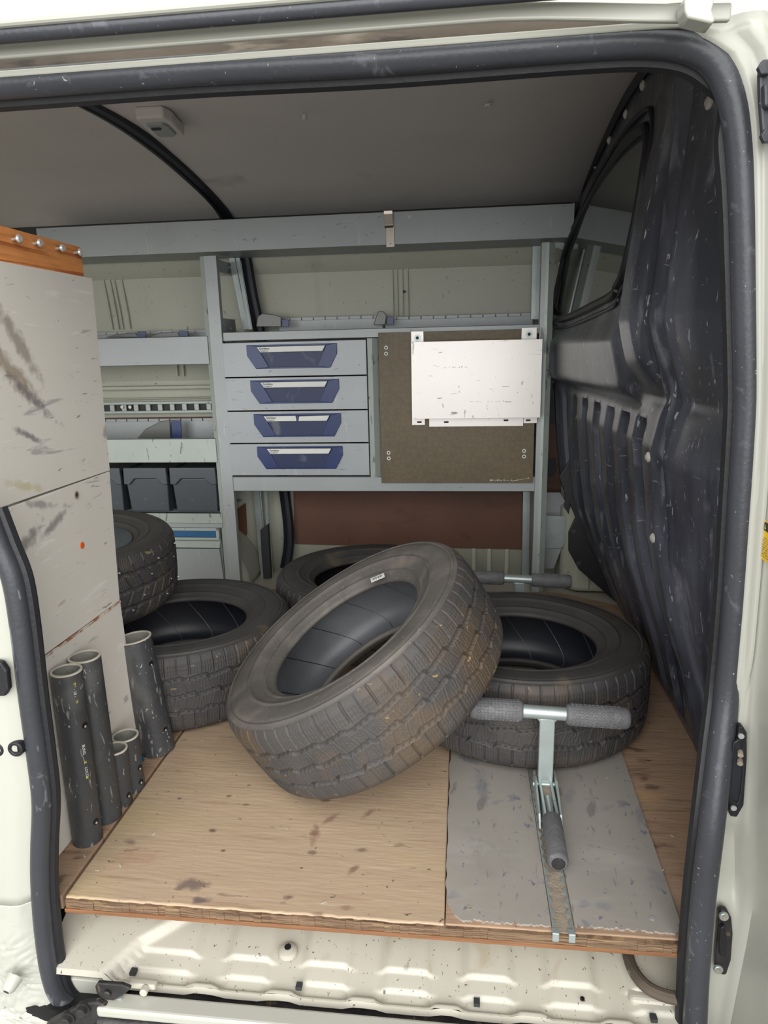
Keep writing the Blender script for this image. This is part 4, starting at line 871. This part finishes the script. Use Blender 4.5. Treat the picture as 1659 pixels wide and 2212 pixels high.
liner = [(.214,.0645),(.222,.0690),(.236,.0800),(.255,.0900),(.280,.0935),(.300,.0860),(.314,.0680),(.321,.0450),(.324,.0200),(.3245,0)]
liner = liner+[(r,-z) for r,z in liner[-2::-1]]
me_tread = tread_mesh('winter_tread', 0); me_stud = tread_mesh('studded_tread', 1)
me_side = lathe_mesh('sidewall', side); me_liner = lathe_mesh('inner_liner', liner)
def part(name, me, m, parent):
    o = bpy.data.objects.new(name, me); COL.objects.link(o); o.parent = parent
    if not me.materials: me.materials.append(m)
    o.material_slots[0].link = 'OBJECT'; o.material_slots[0].material = m; return o
def tyre(loc, n, spin, label, mt, ms, ml, tread=None, sc=1):
    t = thing('tyre', label, 'tyre', loc, 'loose tyres in the load bay')
    q = Vector((0,0,1)).rotation_difference(Vector(n).normalized()); t.rotation_mode = 'QUATERNION'
    from mathutils import Quaternion
    t.rotation_quaternion = q @ Quaternion((0,0,1), spin); t.scale = (sc,sc,sc*1.06)
    part('tread', tread or me_tread, mt, t)
    part('sidewall', me_side, ms, t); o = part('sidewall', me_side, ms, t); o.rotation_euler = (PI,0,0)
    part('inner_liner', me_liner, ml, t); return t
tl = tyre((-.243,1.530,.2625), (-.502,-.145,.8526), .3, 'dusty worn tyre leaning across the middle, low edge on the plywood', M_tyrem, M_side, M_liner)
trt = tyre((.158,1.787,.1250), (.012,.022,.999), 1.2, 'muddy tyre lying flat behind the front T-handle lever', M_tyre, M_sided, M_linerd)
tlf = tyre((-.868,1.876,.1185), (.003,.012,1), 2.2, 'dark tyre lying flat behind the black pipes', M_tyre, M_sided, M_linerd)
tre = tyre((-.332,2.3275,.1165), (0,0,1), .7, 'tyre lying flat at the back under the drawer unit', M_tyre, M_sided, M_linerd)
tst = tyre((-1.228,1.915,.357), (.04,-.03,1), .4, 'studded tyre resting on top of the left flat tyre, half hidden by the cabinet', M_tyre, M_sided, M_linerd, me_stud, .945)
# faint moulded seams on the inside of the tyres
sm_ = MB()
for k in range(17):
    a = 2*PI*k/17; sm_.sweep([((r-.0012)*math.cos(a+z*2.4),(r-.0012)*math.sin(a+z*2.4),z) for r,z in liner[4:-4:1]], .0011, n=4)
for t_, m_ in ((tl,M_linerd),(trt,M_liner),(tlf,M_liner)):
    o = obj('liner_seams', sm_, m_, None, kind='stuff'); o.parent = t_
# studs
mb = MB()
for k in range(56):
    a = 2*PI*k/56+rng.uniform(-.02,.02); v = [-.062,-.030,.030,.066][k % 4]+rng.uniform(-.004,.004); d = Vector((math.cos(a),math.sin(a),0))
    mb.cyl(d*.335+Vector((0,0,v)), d*.345+Vector((0,0,v)), 0.0026, n=8)
o = obj('studs', mb, M_screw, None, kind='stuff', smooth=True); o.parent = tst
mbx = MB().cyl((0,0,.070),(0,0,.082),.206,n=48); mbx.cyl((0,0,.082),(0,0,.090),.05,n=24); o = obj('hub_disc', mbx, M_bin, None, smooth=True, bev=.004); o.parent = tst
# barcode sticker inside the leaning tyre bead
pa = at(804,1260,1,1.60); n_ = Vector((-.502,-.145,.8526)).normalized(); c_l = Vector((-.243,1.530,.2625))
def onside(px, py, off, tl_=c_l, n2=n_):
    d = fwd+CR*((px-829.5)/F_PX)-CU*((py-1106)/F_PX); o_ = Vector((0,0,H)); k = (tl_+n2*off-o_).dot(n2)/d.dot(n2); return o_+d*k
st = [onside(x,y,.0945) for x,y in ((803,1254),(832,1242),(834,1250),(805,1262))]
inv = (Matrix.Translation(tl.location) @ tl.rotation_quaternion.to_matrix().to_4x4()).inverted()
def chl(name, pts, th, m, root, iv):
    mbx = MB().prism(pts, th); mbx.v = [iv @ v for v in mbx.v]; o = obj(name, mbx, m); o.parent = root; return o
chl('paper_tag', st, n_*.0012, M_white, tl, inv)
mb = MB()
for i in range(9):
    u = .12+i*.085; a = st[0].lerp(st[1],u); b = st[0].lerp(st[1],u+.045); c2 = st[3].lerp(st[2],u+.045); d2 = st[3].lerp(st[2],u)
    e_ = n_*.0014
    mb.prism([a.lerp(d2,.25)+e_,b.lerp(c2,.25)+e_,b.lerp(c2,.75 if i%2 else .5)+e_,a.lerp(d2,.75 if i%2 else .5)+e_], n_*.0002)
mb.v = [inv @ v for v in mb.v]; o = obj('tag_print', mb, M_black, None, kind='stuff'); o.parent = tl
# raised lettering on the right-hand flat tyre
def arc_text(root, body, a0, r, size, z, m, step):
    mbx = MB()
    for i,ch in enumerate(body):
        cu = bpy.data.curves.new('letter','FONT'); cu.body = ch; cu.size = size; cu.extrude = .0006; cu.align_x = 'CENTER'; cu.resolution_u = 2
        t = bpy.data.objects.new('letter', cu); COL.objects.link(t); bpy.context.view_layer.update()
        me = bpy.data.meshes.new_from_object(t.evaluated_get(bpy.context.evaluated_depsgraph_get())); bpy.data.objects.remove(t)
        a = a0+i*step*-1
        rot = Matrix.Translation((r*math.cos(a), r*math.sin(a), z)) @ Matrix.Rotation(a-PI/2,4,'Z')
        mbx.add([rot @ v_.co for v_ in me.vertices], [list(p.vertices) for p in me.polygons]); bpy.data.meshes.remove(me)
    o = obj('lettering', mbx, m); o.parent = root; return o
arc_text(trt, 'ALPIN', .30-1.2+.12, .275, .017, .1070, M_sided, .045)
# ================================================================== PIPES
def hole(p, d, r, parent):
    d = Vector(d).normalized()
    obj('drilled_hole', MB().cyl(p, p+d*.0012, r*.8, n=16), M_black, parent); obj('hole_edge', MB().cyl(p+d*.0010+Vector((0,0,-.0030)), p+d*.0016+Vector((0,0,-.0030)), r*.30, n=12), M_cut, parent)
def pipe(base, top, r, label, holes=()):
    b, t_ = Vector(base), Vector(top); t = thing('plastic_pipe', label, 'pipe', b, 'black pipes standing against the white cabinet')
    ri = r-.0042
    obj('wall', MB().cyl(b, t_, r, n=40, cap=False), M_pipe, t, smooth=True)
    obj('inner_wall', MB().cyl(b, t_, ri, n=40, cap=False), M_pipein, t, smooth=True)
    ax = (t_-b).normalized()
    obj('cut_rim', MB().tube(t_-ax*.003, t_+ax*.0006, r+.0003, ri-.0003, 40), M_cut, t, smooth=True, bev=.0008)
    obj('foot_rim', MB().tube(b+ax*.0002, b+ax*.002, r+.0002, ri, 40), M_pipe, t)
    for zz, ang in holes:
        d = Vector((math.cos(ang), math.sin(ang), 0)); hole(b+(t_-b)*zz+d*(r-.0004), d, .0085, t)
    return t
def topc(px, py, Y): return at(px, py, 1, Y)
p1 = pipe((-.7905,1.168,0), topc(143,1447,1.170), .0300, 'tall thin pipe nearest the door, with yellow print', ((.70,-.22),(.13,-.30)))
p2 = pipe((-.7875,1.240,0), topc(182,1417,1.240), .0325, 'tall thin pipe just behind the one with yellow print', ())
p3 = pipe((-.786,1.503,0), topc(288,1377,1.503), .0430, 'wide pipe with two drilled holes, in front of the flat left tyre', ((.80,-.35),(.22,-.35)))
p4 = pipe((-.780,1.345,0), topc(270,1588,1.345), .0300, 'short pipe stub second from the wide pipe, slightly taller of the two stubs', ((.42,-.2),(.16,-.25)))
p5 = pipe((-.782,1.290,0), topc(247,1616,1.290), .0280, 'shortest pipe stub, squeezed between the tall pipe and the other stub', ((.18,-.25),))
# yellow and white print on the first pipe
M_yel = mat('yellow_pipe_print', (214, 214, 40), .5, var=0)
def onpipe(P_, r, frac, ang, body, size, m):
    b = P_.location; tp = topc(143,1447,1.170)
    ax = (tp-b).normalized(); c = b.lerp(tp, frac); d = Vector((math.cos(ang),math.sin(ang),0)); d = (d-ax*d.dot(ax)).normalized()
    cu = bpy.data.curves.new('print','FONT'); cu.body = body; cu.size = size; cu.extrude = .0002; cu.resolution_u = 2
    t = bpy.data.objects.new('print', cu); COL.objects.link(t); bpy.context.view_layer.update()
    me = bpy.data.meshes.new_from_object(t.evaluated_get(bpy.context.evaluated_depsgraph_get())); bpy.data.objects.remove(t)
    me.materials.clear(); me.materials.append(m); o = bpy.data.objects.new('pipe_print', me); COL.objects.link(o); o.parent = P_
    X = -ax; Z = d; Y = Z.cross(X); R = Matrix((X,Y,Z)).transposed().to_4x4(); R.translation = c+d*(r+.0003)-b; o.matrix_local = R
onpipe(p1, .030, .955, -.72, '=', .011, M_yel); onpipe(p1, .030, .92, -.72, '- 10 -', .008, M_white); onpipe(p1, .030, .855, -.72, '=', .011, M_yel)
onpipe(p1, .030, .60, -.62, 'BUNG', .008, M_white); onpipe(p1, .030, .505, -.62, 'x', .011, M_yel); onpipe(p1, .030, .47, -.62, 'LOCO', .008, M_white); onpipe(p1, .030, .415, -.62, 'x', .011, M_yel)
# small blue scrap beside the stubs
tag(obj('blue_scrap', MB().prism([at(x,y,2,.001) for x,y in ((303,1638),(309,1633),(312,1642),(306,1650))],(0,0,.002)), M_bluet), 'tiny blue plastic scrap on the board between the pipes', 'debris')

# ================================================================== T-HANDLE LEVERS
def grip(a, b, r, n=20):
    a, b = Vector(a), Vector(b); L_ = (b-a).length; P = []; Rr = []
    for k,(t,s) in enumerate(((0,.80),(.02,.93),(.05,1),(.5,1.0),(.93,1.0),(.975,.93),(1,.78))): P.append(a.lerp(b,t)); Rr.append(r*s)
    return MB().sweep(P, 1, n=n, radii=Rr)
def dimples(a, b, r, parent):
    a, b = Vector(a), Vector(b); ax = (b-a).normalized(); x = ax.cross(Vector((0,0,1))).normalized(); y = ax.cross(x); mbx = MB()
    n = 12; L_ = (b-a).length
    for i in range(n):
        for j in range(12):
            an = 2*PI*(j+.5*(i%2))/12; p = a+ax*(L_*(.1+.8*i/n)); d = x*math.cos(an)+y*math.sin(an); q = p+d*r
            e1 = ax*.0042; e2 = d.cross(ax).normalized()*.0035
            mbx.sweep([q+e1*math.cos(k*PI/3)+e2*math.sin(k*PI/3) for k in range(6)], .0007, n=4, closed=True)
    return obj('grip_pattern', mbx, M_grip, parent, kind='stuff')
def lever(Y, label, zT=None):
    x = .188; t = thing('anchor_lever', label, 'floor clamp', (x,Y,0), 'T-handled clamps in the floor track')
    zt = .207
    obj('stem', MB().box(x-.0165,x+.0165,Y-.004,Y+.014,.028,zt-.012), M_galv, t, bev=.002)
    obj('crossbar', MB().cyl((x-.056,Y+.005,zt+.001),(x+.042,Y+.005,zt-.003),.0150,n=24), M_galv, t, smooth=True)
    obj('weld', MB().prism([(x-.024,Y-.002,zt-.012),(x+.024,Y-.002,zt-.013),(x+.0165,Y-.002,zt-.022),(x-.0165,Y-.002,zt-.022)],(0,.014,0)), M_galv, t, bev=.002)
    g1 = obj('grip', grip((x-.054,Y+.005,zt+.001),(x-.170,Y+.005,zt+.004),.0235), M_grip, t, smooth=True)
    dimples((x-.054,Y+.005,zt+.001),(x-.170,Y+.005,zt+.004),.0235,g1)
    g2 = obj('grip', grip((x+.040,Y+.005,zt-.003),(x+.176,Y+.005,zt-.008),.0235), M_grip, t, smooth=True)
    dimples((x+.040,Y+.005,zt-.003),(x+.176,Y+.005,zt-.008),.0235,g2)
    for s_ in (-1,1):
        obj('clevis_plate', MB().prism([(x+s_*.0225-.0025,Y+.03,.004),(x+s_*.0225-.0025,Y-.12,.004),(x+s_*.0225-.0025,Y-.10,.026),(x+s_*.0225-.0025,Y-.02,.052),(x+s_*.0225-.0025,Y+.02,.050)],(.005,0,0)), M_galv, t, bev=.0012)
        obj('fork_arm', MB().box(x+s_*.0125-.003,x+s_*.0125+.003,Y-.135,Y+.0,.018,.040), M_galv, t, bev=.001)
    obj('fork_web', MB().box(x-.0095,x+.0095,Y-.075,Y+.004,.022,.030), M_tan, t)
    obj('fork_web', MB().box(x-.0095,x+.0095,Y-.125,Y-.077,.010,.020), M_dsteel, t)
    obj('pivot', MB().cyl((x-.028,Y-.005,.032),(x+.028,Y-.005,.032),.006,n=14), M_galv, t, smooth=True)
    obj('base_plate', MB().box(x-.022,x+.022,Y-.10,Y+.03,.0042,.0085), M_galv, t, bev=.001)
    return t
LY = 1.395
lv = lever(LY, 'galvanised T-handle floor clamp in front of the muddy flat tyre')
g3 = obj('lever_grip', grip((.188,LY-.118,.030),(.186,LY-.245,.026),.0205), M_grip, lv, smooth=True)
obj('lever_rod', MB().cyl((.188,LY-.05,.029),(.188,LY-.13,.030),.008,n=14), M_galv, lv, smooth=True)
obj('grip_end', MB().cyl((.186,LY-.2448,.026),(.186,LY-.2462,.026),.0135,n=20), M_dsteel, lv)
lv2 = lever(2.30, 'galvanised T-handle floor clamp at the back below the right upright')
lv2.location.x += .01

# wood chips on the floor
mb = MB()
for px,py in ((333,1801),(183,1851),(438,1600),(260,1870),(1452,1806),(1432,1883),(1310,1683),(620,1790),(700,1950),(210,1880)):
    p = at(px,py,2,.0005); p.z = .0035 if -.04 < p.x < .41 else .0005; a = rng.uniform(0,PI); l_ = rng.uniform(.003,.007)
    mb.prism([p+Vector((math.cos(a)*l_,math.sin(a)*l_,0)),p+Vector((-math.sin(a)*.0018,math.cos(a)*.0018,0)),p+Vector((-math.cos(a)*l_,-math.sin(a)*l_,0)),p+Vector((math.sin(a)*.0018,-math.cos(a)*.0018,0))],(0,0,.0012))
tag(obj('wood_chips', mb, M_cut, kind='stuff'), 'scattered pale wood chips on the plywood floor', 'debris')
